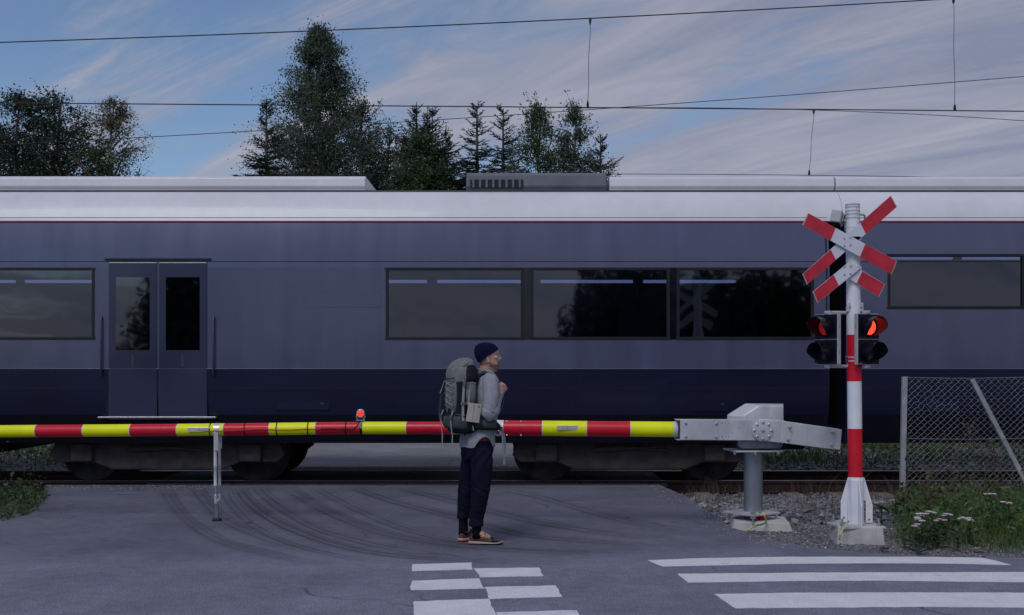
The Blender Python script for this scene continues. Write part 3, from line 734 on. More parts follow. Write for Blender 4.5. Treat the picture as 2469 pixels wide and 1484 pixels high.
# boards
def plank(name, quad, red_ends, Y, th=.012):
    c = sum((Vector(q) for q in quad), Vector((0, 0))) / len(quad)
    ex = [tuple(c + (Vector(q) - c) * (1 + 2.2 / max(1, (Vector(q) - c).length))) for q in quad]
    b = MB().prism(P3(ex, Y), (0, th, 0)).build(name, M['galv'], signal, bevel=.002, seg=1)
    MB().prism(P3(quad, Y - .002), (0, .0015, 0)).build('white_film', M['sign_white'], b)
    for r_ in red_ends: MB().prism(P3(r_, Y - .004), (0, .0015, 0)).build('red_film', M['sign_red'], b)
    return b
def cz(p): return (1864.7 + p[0] * .325, 450.1 + p[1] * .325)
Z_ = lambda *ps: [cz(p) for p in ps]
b2 = plank('cross_board', Z_((868, 72), (914, 154), (255, 724), (222, 648)), [Z_((868, 72), (914, 154), (687, 354), (645, 270)), Z_((425, 468), (465, 545), (255, 724), (222, 648))], SP - .088)
b1 = plank('cross_board', Z_((261, 200), (912, 551), (873, 650), (222, 289)), [Z_((261, 200), (462, 308), (424, 400), (222, 289)), Z_((682, 427), (912, 551), (873, 650), (641, 523))], SP - .112)
l2 = plank('lower_board', Z_((598, 590), (823, 725), (780, 816), (556, 682)), [Z_((660, 628), (823, 725), (780, 816), (618, 718))], SP - .088)
l1 = plank('lower_board', Z_((556, 568), (640, 612), (332, 860), (297, 780)), [Z_((447, 656), (486, 734), (332, 860), (297, 780))], SP - .112)
for b, pts in ((b1, ((527, 388), (572, 381), (527, 443), (572, 437))), (l1, ((528, 599), (573, 593), (527, 655), (572, 650)))):
    for p in pts: q = cz(p); screw(b, at(q[0], q[1], SP - .114), (0, -1, 0), .008, .006, M['galv_dark'])
for y in (578, 592, 650): 
    p = pole_at(y); MB().box(p + Vector((.0, -.075, 0)), (.10, .03, .04)).build('board_bracket', M['galv'], signal, bevel=.004)
# camera / detector box on the left of the post top
bxc = at(2019, 527, SP + .03)
bm_ = Matrix.Rotation(R(-28), 3, 'Z') @ Matrix.Rotation(R(10), 3, 'Y') @ Matrix.Rotation(R(-10), 3, 'X')
sb = MB().box(bxc, (.095, .17, .115), M=bm_).build('detector_box', M['grey_plastic'], signal, bevel=.008)
MB().box(bxc + bm_ @ Vector((0, -.01, -.062)), (.07, .11, .014), M=bm_).build('detector_window', M['black_plastic'], sb, bevel=.003)
MB().box(bxc + bm_ @ Vector((.053, -.0, .0)), (.02, .06, .07), M=bm_).build('detector_mount', M['galv_dark'], sb, bevel=.003)
MB().tube([pole_at(516) + Vector((-.06, 0, 0)), bxc + Vector((.05, 0, .012))], .012, 8).build('mount_arm', M['galv'], signal, smooth=40)
MB().tube([bxc + Vector((.01, -.03, -.055)), bxc + Vector((.012, -.03, -.09)), bxc + Vector((.03, 0, -.12)), pole_at(560) + Vector((-.06, .02, 0))], .007, 8).build('detector_cable', M['black_plastic'], signal, smooth=60)
MB().tube([pole_at(518) + Vector((.064, 0, 0)), pole_at(518) + Vector((.10, 0, 0)), pole_at(521) + Vector((.118, .01, 0)), pole_at(535) + Vector((.122, .03, 0)), pole_at(560) + Vector((.07, .05, 0))], .010, 10).build('conduit_bend', M['grey_plastic'], signal, smooth=60)
# signal heads
m_dark_lens = mat('unlit_lens', (.02, .02, .035), .12, var=.5, scale=60, coat=.6)
m_lit = emis('lit_red_lens', (1.0, .060, .028), 1.9, (.55, .010, .010), 110)
m_dim = emis('dim_red_lens', (1.0, .02, .03), .16, (.4, .004, .008), 110)
m_hood_in = mat('hood_black', (.006, .005, .012), .28, spec=.35)
def head(cx, ytop, ybot, Y, yaw, W, hood_yaw):
    c = at(cx, (ytop + ybot) / 2, Y); H = at(cx, ytop, Y).z - at(cx, ybot, Y).z
    m = Matrix.Rotation(yaw, 3, 'Z'); T = lambda x, y, z: c + m @ Vector((x, y, z))
    hd = MB().box(T(0, .02, 0), (W, .046, H), M=m).build('signal_head', M['grey_plastic'], signal, bevel=.005)
    for s in (-1, 1):
        MB().box(T(0, -.006, s * H / 4), (W - .014, .012, H / 2 - .010), M=m).build('face_plate', M['black_plastic'], hd, bevel=.003)
        lc_ = T(0, -.012, s * H / 4 - .004)
        ring_ = []
        for k in range(29):
            q = 2 * math.pi * k / 28; ring_.append(lc_ + m @ Vector((.082 * math.cos(q), -.006, .082 * math.sin(q))))
        MB().tube(ring_, .009, 6, False).build('lens_ring', M['black_plastic'], hd, smooth=60)
        MB().ball(lc_, .077, 28, 10, (1, .30, 1), m).build('lens', (m_lit if yaw > 0 else m_dim) if s > 0 else m_dark_lens, hd, smooth=70)
        # hood: a cut tube with wall thickness, longest above, open below
        outer, inner = [], []; na = 30
        for i in range(9):
            u = i / 8; ro, ri = [], []
            for k in range(na + 1):
                th = R(-152 + 304 * k / na)
                L = .03 + .115 * min(1, max(0, (R(150) - abs(th)) / R(62)))
                rad = .088 + .008 * u
                for lst, rr in ((ro, rad), (ri, rad - .004)):
                    lst.append(lc_ + m @ Vector((rr * math.sin(th), -.004 - L * u, rr * math.cos(th))))
            outer.append(ro); inner.append(ri)
        hb = MB().rings(outer, False, False); n0 = len(hb.v); hb.rings(inner, False, False)
        st = na + 1
        for k in range(na): a = 8 * st + k; hb.f.append([a, a + 1, a + 1 + n0, a + n0])
        for i in range(8):
            for k in (0, na): a = i * st + k; hb.f.append([a, a + st, a + st + n0, a + n0])
        hb.build('hood', m_hood_in, hd, smooth=45)
    MB().box(T(-W / 2 + .028, -.0125, -H / 2 + .013), (.028, .002, .007), M=m).build('maker_label', mat('label_blue', (.10, .30, .42), .5), hd)
    for s in (-1, 1): # hinge marks on the side strip
        for dz in (-.006, .006):
            sx = W / 2 + .0006 if yaw < 0 else -W / 2 - .0006
            MB().box(T(sx, .02, s * H / 4 + dz), (.002, .006, .006), M=m).build('screw_hole', M['black_plastic'], hd)
    for s in (-1, 1): # end caps and arms to the post
        a = T(.0, .025, s * (H / 2)); MB().cyl(a, a + Vector((0, 0, s * .030)), .036, 20).build('end_cap', M['grey_plastic'], hd, smooth=40, bevel=.003)
        py = pole_at(755 if s > 0 else 882)
        e = Vector((py.x + (-.06 if cx < 2060 else .06), SP, a.z + s * .016))
        MB().tube([a + Vector((0, 0, s * .016)), a.lerp(e, .5) + Vector((0, 0, s * .016 * .5)), e, e + Vector((0, 0, s * .05 if s > 0 else .03))], [.016, .016, .018, .016], 12).build('head_arm', M['grey_plastic'], hd, smooth=50)
head(1992, 758, 880, SP - .06, R(-58), .28, 0)
head(2093, 757, 880, SP - .10, R(22), .25, 0)
for sx in (-1, 1):
    p = pole_at(742); MB().box(p + Vector((sx * .052, -.035, 0)), (.052, .03, .085)).build('clamp_plate', M['galv'], signal, bevel=.004)
    screw(signal, p + Vector((sx * .052, -.052, .005)), (0, -1, 0), .009, .012)
    p = pole_at(866); MB().box(p + Vector((-.075, -.0, 0)), (.02, .05, .05)).build('clamp_plate', M['galv'], signal, bevel=.004)
# base with fins
def cb(p): return (1607.5 + p[0] * .3033, 900.2 + p[1] * .3033)
B_ = lambda ps, Y: [at(*cb(p), Y) for p in ps]
lf = [(1470, 822), (1440, 832), (1384, 1020), (1384, 1186), (1437, 1186), (1437, 1012), (1444, 1003), (1452, 1012), (1452, 1186), (1470, 1186)]
MB().prism(B_(lf, SP), (0, .012, 0)).build('base_fin', M['white_paint'], signal, bevel=.003)
rf = [(1550, 822), (1572, 832), (1638, 1048), (1638, 1190), (1583, 1190), (1583, 1020), (1572, 1012), (1563, 1020), (1563, 1190), (1550, 1190)]
MB().prism(B_(rf, SP), (0, .012, 0)).build('base_fin', M['white_paint'], signal, bevel=.003)
p0 = pole_at(1150); zb = at(2063, 1264, SP).z
for s in (-1, 1):
    MB().prism([Vector((pbot.x - .006, SP + s * .06, p0.z)), Vector((pbot.x - .006, SP + s * .09, p0.z - .02)), Vector((pbot.x - .006, SP + s * .17, p0.z - .26)), Vector((pbot.x - .006, SP + s * .17, zb)), Vector((pbot.x - .006, SP + s * .06, zb))], (.012, 0, 0)).build('base_fin', M['white_paint'], signal, bevel=.003)
MB().tube([pole_at(1153), pole_at(1158), Vector((pbot.x, SP, zb))], [.072, .078, .078], 8).build('base_socket', M['white_paint'], signal, bevel=.004)
bpl = MB().box((pbot.x, SP - .0, zb - .012), (.42, .36, .022), R(6)).build('base_plate', M['galv'], signal, bevel=.003)
for a, b in ((-.17, -.14), (.17, -.14), (-.17, .14), (.17, .14)):
    p = Vector((pbot.x + a, SP + b, zb)); ab = MB().cyl(p + Vector((0, 0, -.05)), p + Vector((0, 0, .07)), .011, 10).tube([p, p + Vector((0, 0, .022))], .024, 6)
    ab.build('anchor_bolt', M['bolt'], bpl, smooth=35)
for x, y in ((1408, 1148), (1609, 1163)): q = cb((x, y)); screw(signal, at(q[0], q[1], SP), (0, -1, 0), .010, .006, M['galv_dark'])
frustum((pbot.x + .012, SP + .03, -.12), .46, .50, .40, .43, .26, R(-7)).build('foundation', M['concrete'], signal, bevel=.014)
MB().tube([at(x, y, Y) for x, y, Y in ((2046, 1257, 10.02), (2040, 1264, 9.95), (2033, 1275, 9.92), (2028, 1284, 9.9), (2025, 1293, 9.88), (2024, 1302, 9.86))], .008, 8).build('earth_cable', m_yg, signal, smooth=60)

# ================================================================== CHAIN-LINK FENCE
FY = 13.25
f0, f1 = at(2174, 1215, FY), at(2180.5, 909, FY)
fence = thing('chain_link_fence', 'chain-link wire fence on grey steel posts beside the track, its mesh torn', 'fence', (f0.x, FY, 0))
m_fence = mat('fence_zinc', (.42, .43, .46), .5, .4, var=.15, scale=10)
def angle_post(a, b, w=.062, name='post', rz=0):
    d = (b - a); h = [Vector((0, 0, 0)), Vector((w, 0, 0)), Vector((w, .006, 0)), Vector((.006, .006, 0)), Vector((.006, w * .8, 0)), Vector((0, w * .8, 0))]
    o = MB().prism([a + p - Vector((w / 2, .03, 0)) for p in h], d).build(name, m_fence, fence, bevel=.002, seg=1)
    return o
f0.z = -.15
po = angle_post(f0, f1)
for k in range(7):
    p = f0.lerp(f1, .18 + .11 * k); MB().cyl(p + Vector((-.018, -.0285, 0)), p + Vector((-.018, -.032, 0)), .004, 8).build('screw_hole', M['black_matte'], po)
angle_post(Vector((f0.x + 3.1, FY, -.15)), Vector((f0.x + 3.1, FY, f1.z)))
ba, bb = at(2343, 917, FY + .05), at(2476, 1172, FY - .02)
bb = ba + (bb - ba) * 1.22
MB().prism([ba + p for p in (Vector((-.024, -.02, .0)), Vector((.026, -.02, .018)), Vector((.026, -.014, .018)), Vector((-.018, -.014, .004)), Vector((-.018, .03, .004)), Vector((-.024, .03, 0)))], bb - ba).build('brace', m_fence, fence, bevel=.002, seg=1)
p_, zs = .0405, .0385
x0_ = f1.x + .045; nW = 74; nz_ = 38
def torn(x, z):
    dx = (x - (x0_ + .26)) / .17; dz = (z - (f1.z - .33)) / .13; k = math.exp(-(dx * dx + dz * dz))
    return Vector((.020 * k * math.sin(z * 61 + x * 13), .012 * k * math.cos(x * 47), .022 * k * math.sin(x * 53 + z * 9)))
for k in range(nW):
    pts = []
    for j in range(nz_ + 1):
        x = x0_ + k * p_ + ((j + k) % 2) * p_; z = f1.z - .012 - j * zs - .012 * math.sin((x - x0_) * 2.2)
        s = -.0025 if j % 2 else .0025
        t = torn(x, z) + Vector((.003 * mnoise.noise((x * 9, z * 9, 0)), .018 * mnoise.noise((x * 1.4, z * 1.4, 5)), .003 * mnoise.noise((x * 9, z * 9, 4))))
        q = Vector((x - (f1.x - f0.x) * (j / nz_) * .9, FY - .02 + s, z)) + t
        if j % 2: pts += [q + Vector((0, 0, .004)), q + Vector((0, 0, -.004))]
        else: pts += [q]
    MB().tube(pts, .0017, 5).build('wire', m_fence, fence, recalc=False)
for zz in (f1.z - .006, f1.z - .75):
    MB().tube([(x0_ + i * .15 - .05, FY - .03, zz - .012 * math.sin(i * .15 * 2.2)) for i in range(22)], .0022, 5).build('tension_wire', m_fence, fence, recalc=False)

# ================================================================== OVERHEAD LINE
m_wire = mat('wire_bronze', (.012, .012, .016), .6)
def wire(name, pts, r, label, cat, group=None, Y=16.0, sag=0):
    P = [at(x, y, Y) for x, y in pts]; out = []
    base = P[len(P) // 2]
    o = MB().tube(P, r, 6).build(name, m_wire, None, smooth=60, org=P[0])
    return tag(o, label, cat, group)
CY = TRACK_Y
def curve_y(tab, x0, x1, n=24):
    out = []
    for i in range(n + 1):
        x = x0 + (x1 - x0) * i / n
        # smooth Lagrange-like interpolation through the table
        s = 0
        for k, (a, b) in enumerate(tab):
            w = 1
            for q, (c, d) in enumerate(tab):
                if q != k: w *= (x - c) / (a - c)
            s += w * b
        out.append((x, s))
    return out
mes = curve_y([(0, 103), (1423, 45), (2469, -13)], -900, 3400)
con = curve_y([(0, 249), (1300, 259), (2469, 269)], -900, 3400)
wire('messenger_wire', mes, .0085, 'topmost black overhead wire, climbing to the right above the tall birch', 'overhead wire', 'overhead line wires', CY)
wire('contact_wire', con, .0085, 'nearly level black contact wire crossing the treetops above the train', 'overhead wire', 'overhead line wires', CY)
BY = 20.6
third = curve_y([(0, 350), (1200, 280), (2469, 185)], -700, 3200)
wire('messenger_wire', third, .007, 'thin dark overhead wire rising from behind the left trees to the upper right', 'overhead wire', 'overhead line wires', BY)
wire('contact_wire', curve_y([(800, 424), (1600, 420.5), (2469, 432)], -700, 3200), .006, 'lowest overhead wire, just clear of the train roof at the right', 'overhead wire', 'overhead line wires', BY)
wire('messenger_wire', curve_y([(1480, 260.5), (1960, 266), (2469, 292)], 1400, 3000), .006, 'short sagging overhead wire dropping below the contact wire at the right edge', 'overhead wire', 'overhead line wires', BY)
def dropper(x0, y0, x1, y1, Y, label):
    a, b = at(x0, y0, Y), at(x1, y1, Y)
    d = tag(MB().tube([a.lerp(b, k / 8) + Vector((.006 * math.sin(k * 1.3), 0, 0)) for k in range(9)], .0042, 6).build('dropper', m_wire, None, smooth=60, org=a), label, 'dropper', 'droppers of the overhead line')
    for p, s in ((a, 1), (b, -1)):
        MB().prism([p + Vector((x, -.012, z * s)) for x, z in ((-.016, .02), (.016, .02), (.020, -.02), (.008, -.075), (-.008, -.075), (-.020, -.02))], (0, .024, 0)).build('clamp', m_wire, d, bevel=.003)
dropper(1423, 48, 1417, 256, CY, 'thin dropper hanging above the right-hand birches between the top two wires')
dropper(2299, -3, 2302, 265, CY, 'thin dropper reaching the top edge of the photo at the right')
dropper(1962, 267, 1951, 420, BY, 'thin slanting dropper below the contact wire, left of the cross-shaped sign')

# ================================================================== TRAIN
SY = 14.42; MIDY = TRACK_Y
def TX(x): return (x - CX) / FPX * SY
def TZ(y, Y=SY): return CAM_H - (y - HY) / FPX * Y
m_body = mat('train_grey_paint', (.082, .090, .160), .25, .10, var=.10, scale=.7, stretch=(5, 1, .5), coat=.35, speck=.03, sscale=3, spec=.6)
def panel_beating(m, strength=.12):          # sheet metal is never quite flat
    t = m.node_tree; b = next(n for n in t.nodes if n.type == 'BSDF_PRINCIPLED'); tc = next(n for n in t.nodes if n.type == 'TEX_COORD')
    n = t.nodes.new('ShaderNodeTexNoise'); n.inputs['Scale'].default_value = 1.1; n.inputs['Detail'].default_value = 2; t.links.new(tc.outputs['Object'], n.inputs['Vector'])
    bp = t.nodes.new('ShaderNodeBump'); bp.inputs['Strength'].default_value = strength; bp.inputs['Distance'].default_value = .06; t.links.new(n.outputs['Fac'], bp.inputs['Height']); t.links.new(bp.outputs[0], b.inputs['Normal']); t.links.new(bp.outputs[0], b.inputs['Coat Normal'])
panel_beating(m_body)
m_low = mat('train_navy', (.0075, .009, .034), .28, .05, var=.25, scale=.6, coat=.15, spec=.4, speck=.1, sscale=2)  # darker navy for the lower band, end walls and corner posts
m_skirt = mat('train_skirt', (.003, .003, .010), .55, var=.3, scale=2, spec=.3)
m_roof = mat('train_white_paint', (.66, .66, .70), .42, var=.05, scale=.8, coat=.15, speck=.03, sscale=6)
m_roof2 = mat('train_roof_grey', (.46, .46, .50), .5, var=.08, scale=1.2)
m_fairdark = mat('roof_equipment_grey', (.13, .14, .17), .5, var=.15, scale=3)
m_seam = mat('seam_black', (.006, .006, .012), .5)
m_redline = mat('red_line_paint', (.22, .02, .05), .4)
m_glass = glass('tinted_glass', (.20, .23, .32), .06)
m_glass2 = glass('door_glass', (.12, .14, .20), .08)
m_inside = mat('carriage_lining', (.30, .31, .36), .7, var=.1, scale=3)
m_seatc = mat('seat_cloth', (.05, .07, .16), .9, var=.3, scale=14)
m_pillar = mat('black_glazed_pillar', (.004, .004, .010), .08, var=.1, spec=.6)
m_doorp = mat('door_blue_paint', (.030, .034, .075), .28, .1, var=.15, scale=1, coat=.3)
m_rail_d = mat('dark_handrail', (.06, .065, .09), .4, .3)
m_metal = mat('brushed_steel', (.48, .48, .50), .35, .7, var=.1, scale=20, stretch=(.1, 1, 1))
m_bogie = mat('bogie_grime', (.045, .034, .034), .8, var=.4, scale=7, speck=.2, bump=.2)
m_light = emis('ceiling_light', (.75, .78, .95), 2.2)
# half profile: (distance from the side plane, height)
PROF = [(.17, .60), (.11, .74), (.035, .99), (0, 1.28), (0, 1.60), (0, 1.99), (0, 2.95), (.012, 3.10), (.045, 3.32), (.10, 3.57)]
ROOFP = [(.095, 3.575), (.12, 3.66), (.20, 3.84), (.32, 3.97), (.46, 4.04), (.80, 4.09), (1.5, 4.12)]
def band(mb, prof, x0, x1, nx=1):
    for side in (1, -1):
        rings = []
        for i in range(nx + 1):
            x = x0 + (x1 - x0) * i / nx
            rings.append([Vector((x, (SY + o) if side > 0 else (2 * MIDY - SY - o), z)) for o, z in prof])
        mb.rings(rings, False, False)
    return mb
def strip_box(x0, x1, z0, z1, off=.004, th=.012):
    return MB().box(((x0 + x1) / 2, SY - off + th / 2, (z0 + z1) / 2), (x1 - x0, th, z1 - z0))
def train_car(label, X0, X1, wz0, wz1, windows, doors, bogies, fairs, lz=2.83):
    car = thing('train_carriage', label, 'train', ((X0 + X1) / 2, MIDY, .03), 'carriages of the passing train')
    # shell
    band(MB(), PROF[:3], X0, X1, 1).build('skirt', m_skirt, car, smooth=35)
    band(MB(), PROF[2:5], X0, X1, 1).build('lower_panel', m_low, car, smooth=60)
    def sub(z0, z1):
        out = []
        def o_at(z):
            for (a, b), (c, d) in zip(PROF, PROF[1:]):
                if b <= z <= d: return a + (c - a) * (z - b) / (d - b)
            return 0
        zz = [z0] + [b for a, b in PROF if z0 < b < z1] + [z1]
        return [(o_at(z), z) for z in zz]
    body = MB()
    band(body, sub(1.60, wz0), X0, X1)
    band(body, sub(wz1, 3.57), X0, X1)
    cuts = sorted(windows); x = X0
    for a, b in cuts:
        band(body, sub(wz0, wz1), x, a); x = b
    band(body, sub(wz0, wz1), x, X1)
    bo = body.build('body_side', m_body, car, smooth=40)
    # end walls
    full = PROF + ROOFP
    for X in (X0, X1):
        e = MB()
        ring = [Vector((X, SY + o + .012, z - (.012 if z > 3.6 else 0))) for o, z in full] + [Vector((X, 2 * MIDY - SY - o - .012, z - (.012 if z > 3.6 else 0))) for o, z in full[::-1][1:]]
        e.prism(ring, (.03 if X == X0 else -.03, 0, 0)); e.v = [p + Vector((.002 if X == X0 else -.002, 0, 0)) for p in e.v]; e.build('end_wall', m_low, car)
    # rounded corner pillars, the edge of the carriage
    for X in (X0, X1):
        s = 1 if X == X0 else -1
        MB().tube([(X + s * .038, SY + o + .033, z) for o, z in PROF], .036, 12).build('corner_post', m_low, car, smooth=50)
    band(MB(), ROOFP, X0, X1).build('roof', m_roof, car, smooth=40)
    band(MB(), [(.088, 3.566), (.088, 3.584)], X0, X1).build('red_line', m_redline, car)
    band(MB(), [(.10, 3.625), (.094, 3.632)], X0, X1).build('gutter', m_roof2, car)
    band(MB(), [(.455, 4.028), (.43, 4.036), (.44, 4.052), (.50, 4.052)], X0, X1).build('roof_edge', m_seam, car)
    band(MB(), [(-.004, 1.592), (-.010, 1.600), (-.004, 1.608)], X0, X1).build('waist_moulding', m_body, car)
    for z in (1.345, 3.03): band(MB(), [(-.0015 if z < 3 else .004, z - .004), (-.0015 if z < 3 else .004, z + .004)], X0, X1).build('panel_seam', m_seam, car)
    x = X0 + 2.9
    while x < X1:
        if not any(a - .1 < x < b + .1 for a, b in list(windows) + [(d[0], d[1]) for d in doors]):
            MB().box((x, SY - .001, 2.45), (.006, .004, 2.1)).build('panel_joint', m_seam, car)
        x += 2.9
    # windows
    for a, b in windows:
        fr = MB(); t = .035; y0 = SY - .006
        fr.box(((a + b) / 2, y0 + .03, wz1 - t / 2), (b - a + .02, .07, t)); fr.box(((a + b) / 2, y0 + .03, wz0 + t / 2), (b - a + .02, .07, t))
        fr.box((a + t / 2, y0 + .03, (wz0 + wz1) / 2), (t, .068, wz1 - wz0)); fr.box((b - t / 2, y0 + .03, (wz0 + wz1) / 2), (t, .068, wz1 - wz0))
        w = fr.build('window', m_seam, car, bevel=.003, seg=1)
        MB().box(((a + b) / 2, SY + .022, (wz0 + wz1) / 2), (b - a - .06, .008, wz1 - wz0 - .06)).build('pane', m_glass, w)
    ws = sorted(windows)
    for (a, b), (c, d) in zip(ws, ws[1:]):
        if c - b < .35: MB().box(((b + c) / 2, SY + .004, (wz0 + wz1) / 2), (c - b - .004, .016, wz1 - wz0)).build('window_pillar', m_pillar, car, bevel=.003)
    # interior
    ih = MB(); zf, zc_ = 1.12, 3.34
    ih.box(((X0 + X1) / 2, MIDY, zf - .02), (X1 - X0 - .1, 2.86, .04)); ih.box(((X0 + X1) / 2, MIDY, zc_), (X1 - X0 - .1, 2.80, .04)); ih.box(((X0 + X1) / 2, MIDY + 1.30, 2.25), (X1 - X0 - .1, .04, 2.2))
    ih.build('interior', m_inside, car)
    lt = MB()
    lm = []
    for yl, zl_ in ((15.25, lz), (15.9, zc_ - .055)):
        x = X0 + .5
        while x < X1 - 1.4:
            MB().box((x + .6, yl, zl_), (1.30, .07, .04)).build('ceiling_light', m_light, car, bevel=.008); x += 1.45
    s0 = None
    for a, b in windows:
        x = a + .25
        while x < b - .1:
            for yy in (14.95, 16.75):
                for dy in (-.23, .23):
                    if s0 is None:
                        s0 = MB().box((x, yy + dy, 1.95), (.12, .42, .95)).box((x + .25, yy + dy, 1.52), (.46, .42, .12)).build('seat', m_seatc, car, bevel=.05); c0 = (x, yy + dy)
                    else: dup(s0, car, (x - c0[0], yy + dy - c0[1], 0))
            x += .86
    # doors
    for a, b in doors:
        c = (a + b) / 2
        for l, r in ((a, c - .008), (c + .008, b)):
            d = strip_box(l, r, .92, 3.02, .008, .02)  .build('door', m_doorp, car, bevel=.012)
            MB().prism([Vector((x_, SY - .0105, z_)) for x_, z_ in ((l + .10, 1.85), (r - .10, 1.85), (r - .10, 2.82), (l + .10, 2.82))], (0, .004, 0)).build('door_window', m_glass2, d)
            MB().box(((l + r) / 2 + (.28 if l == a else -.28) * 0, SY - .011, 1.70), (.03, .006, .16)).build('door_button', m_rail_d, d)
        MB().box((c, SY - .012, .955), (b - a + .25, .09, .022)).build('door_step', m_metal, car, bevel=.004)
        MB().box((c, SY - .003, 3.06), (b - a + .1, .014, .03)).build('door_gutter', m_seam, car, bevel=.003)
        for x in (a - .09, b + .09): MB().tube([(x, SY - .002, 1.5), (x, SY - .035, 1.54), (x, SY - .035, 2.26), (x, SY - .002, 2.3)], .013, 8).build('grab_rail', m_rail_d, car, smooth=60)
    # bogies
    for bx in bogies:
        fr = MB()
        for y in (14.86, 2 * MIDY - 14.86):
            fr.prism([Vector((bx + x, y - .05, z)) for x, z in ((-1.62, .42), (-1.5, .32), (-1.0, .32), (-.75, .22), (.75, .22), (1.0, .32), (1.5, .32), (1.62, .42), (1.5, .66), (.9, .70), (.6, .60), (-.6, .60), (-.9, .70), (-1.5, .66))], (0, .1, 0))
        fr.box((bx, MIDY, .55), (.6, 2.1, .22))
        bg_ = fr.build('bogie', m_bogie, car, bevel=.02)
        for ax in (-1.15, 1.15):
            for y in RAIL_Y:
                s = -1 if y < MIDY else 1
                MB().tube([(bx + ax, y - s * .07, .46), (bx + ax, y - s * .045, .46), (bx + ax, y - s * .045, .46), (bx + ax, y + s * .065, .46), (bx + ax, y + s * .065, .46)], [.455, .455, .425, .420, .30], 36).build('wheel', m_bogie, bg_, smooth=40)
            MB().box((bx + ax, 14.80, .46), (.30, .12, .26)).build('axle_box', m_bogie, bg_, bevel=.03)
        for sx in (-.32, 0, .32):
            pts = [(bx + sx + .07 * math.cos(k * .9), 14.84 + .07 * math.sin(k * .9), .50 + .20 * k / 34) for k in range(35)]
            MB().tube(pts, .014, 6).build('spring', m_bogie, bg_, smooth=60)
        MB().tube([(bx - .5, 14.80, .50), (bx - .1, 14.78, .52), (bx + .1, 14.78, .52), (bx + .5, 14.80, .48)], [.04, .04, .025, .025], 10).build('damper', m_bogie, bg_, smooth=50)
    # hatches, filler caps and vents along the side
    for hx, hz, hw_, hh_ in ((X0 + 1.2, 1.13, .6, .20), ((X0 + X1) / 2 + .7, 1.13, .45, .20), ((X0 + X1) / 2 + 3.1, 1.14, .7, .18), (X1 - 1.6, 1.13, .5, .2)):
        hz_off = .018 if hz < 2 else .022
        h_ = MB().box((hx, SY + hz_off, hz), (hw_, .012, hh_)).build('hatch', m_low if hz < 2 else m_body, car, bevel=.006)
        if hz > 2:
            for k in range(5): MB().box((hx, SY + hz_off - .008, hz - .045 + .0225 * k), (hw_ - .06, .006, .008)).build('vent_slat', m_seam, h_)
        else: MB().box((hx + hw_ * .36, SY + hz_off - .008, hz), (.05, .006, .02)).build('latch', m_rail_d, h_)
    # roof fairings
    for x0, x1, top, m, dark in fairs:
        Yf = 14.93
        q = lambda X, ins: [Vector((X, Yf + .03, 4.05)), Vector((X, Yf, 4.12)), Vector((X, Yf + .02, top - .03)), Vector((X, Yf + .08, top)), Vector((X, 2 * MIDY - Yf - .08, top)), Vector((X, 2 * MIDY - Yf - .02, top - .03)), Vector((X, 2 * MIDY - Yf, 4.05))]
        f_ = MB().rings([q(x0, 0), q(x1, 0)]).build('roof_fairing', m, car, bevel=.012)
        if dark:
            a, b = dark
            n = int((b - a) / .085)
            MB().box(((a + b) / 2, Yf - .004, 4.155), (b - a, .012, .11)).build('grille', m_seam, f_)
            for k in range(n): MB().box((a + (k + .5) * (b - a) / n, Yf - .012, 4.155), (.030, .012, .11)).build('grille_slat', m_fairdark, f_)
    return car
TXr = lambda *p: [(TX(a), TX(b)) for a, b in p]
car1 = train_car('near train carriage with a white roof and a long dark window band behind the man', -16.0, TX(2000), 1.99, 2.95,
          TXr((-1200, -620), (-600, 228), (930, 1262), (1280, 1614), (1632, 1962)), TXr((262, 500), (-1560, -1320)), [-4.72, 1.62], [(-15.9, TX(868), 4.268, m_roof, None), (TX(1120), TX(1470), 4.315, m_fairdark, (TX(1130), TX(1262))), (TX(1478), TX(2040), 4.262, m_roof, None)])
car2 = train_car('rear train carriage at the right edge, behind the signal post and the wire fence', TX(2040), 17.0, 2.40, 3.13,
          TXr((2140, 2470), (2490, 2820), (2840, 3170)), TXr((3240, 3480),), [9.6], [(TX(2044), 16.9, 4.262, m_roof, None)], 3.16)
# gangway bellows between the two, belongs to the first
bl = MB()
xa, xb = TX(2000), TX(2040); nb = 9
rings = []
for k in range(nb * 2 + 1):
    X = xa + (xb - xa) * k / (nb * 2); i = .22 + (.05 if k % 2 else 0)
    rings.append([Vector((X, SY + i, .85)), Vector((X, SY + i, 3.45)), Vector((X, SY + i + .22, 3.80)), Vector((X, 2 * MIDY - SY - i - .22, 3.80)), Vector((X, 2 * MIDY - SY - i, 3.45)), Vector((X, 2 * MIDY - SY - i, .85))])
band(MB(), ROOFP, xa, xb - .004).build('roof_apron', m_roof, car1, smooth=40)
band(MB(), [(.088, 3.566), (.088, 3.584)], xa, xb - .004).build('red_line', m_redline, car1)
band(MB(), [(.455, 4.028), (.43, 4.036), (.44, 4.052), (.50, 4.052)], xa, xb - .004).build('roof_edge', m_seam, car1)
bl.rings(rings).build('gangway_bellows', m_seam, car1)
MB().tube([(xa - .1, SY + .5, 3.0), (xa + .1, SY + .42, 2.7), (xb - .1, SY + .42, 2.7), (xb + .1, SY + .5, 3.0)], .02, 8).build('jumper_cable', M['grey_plastic'], car1, smooth=60)
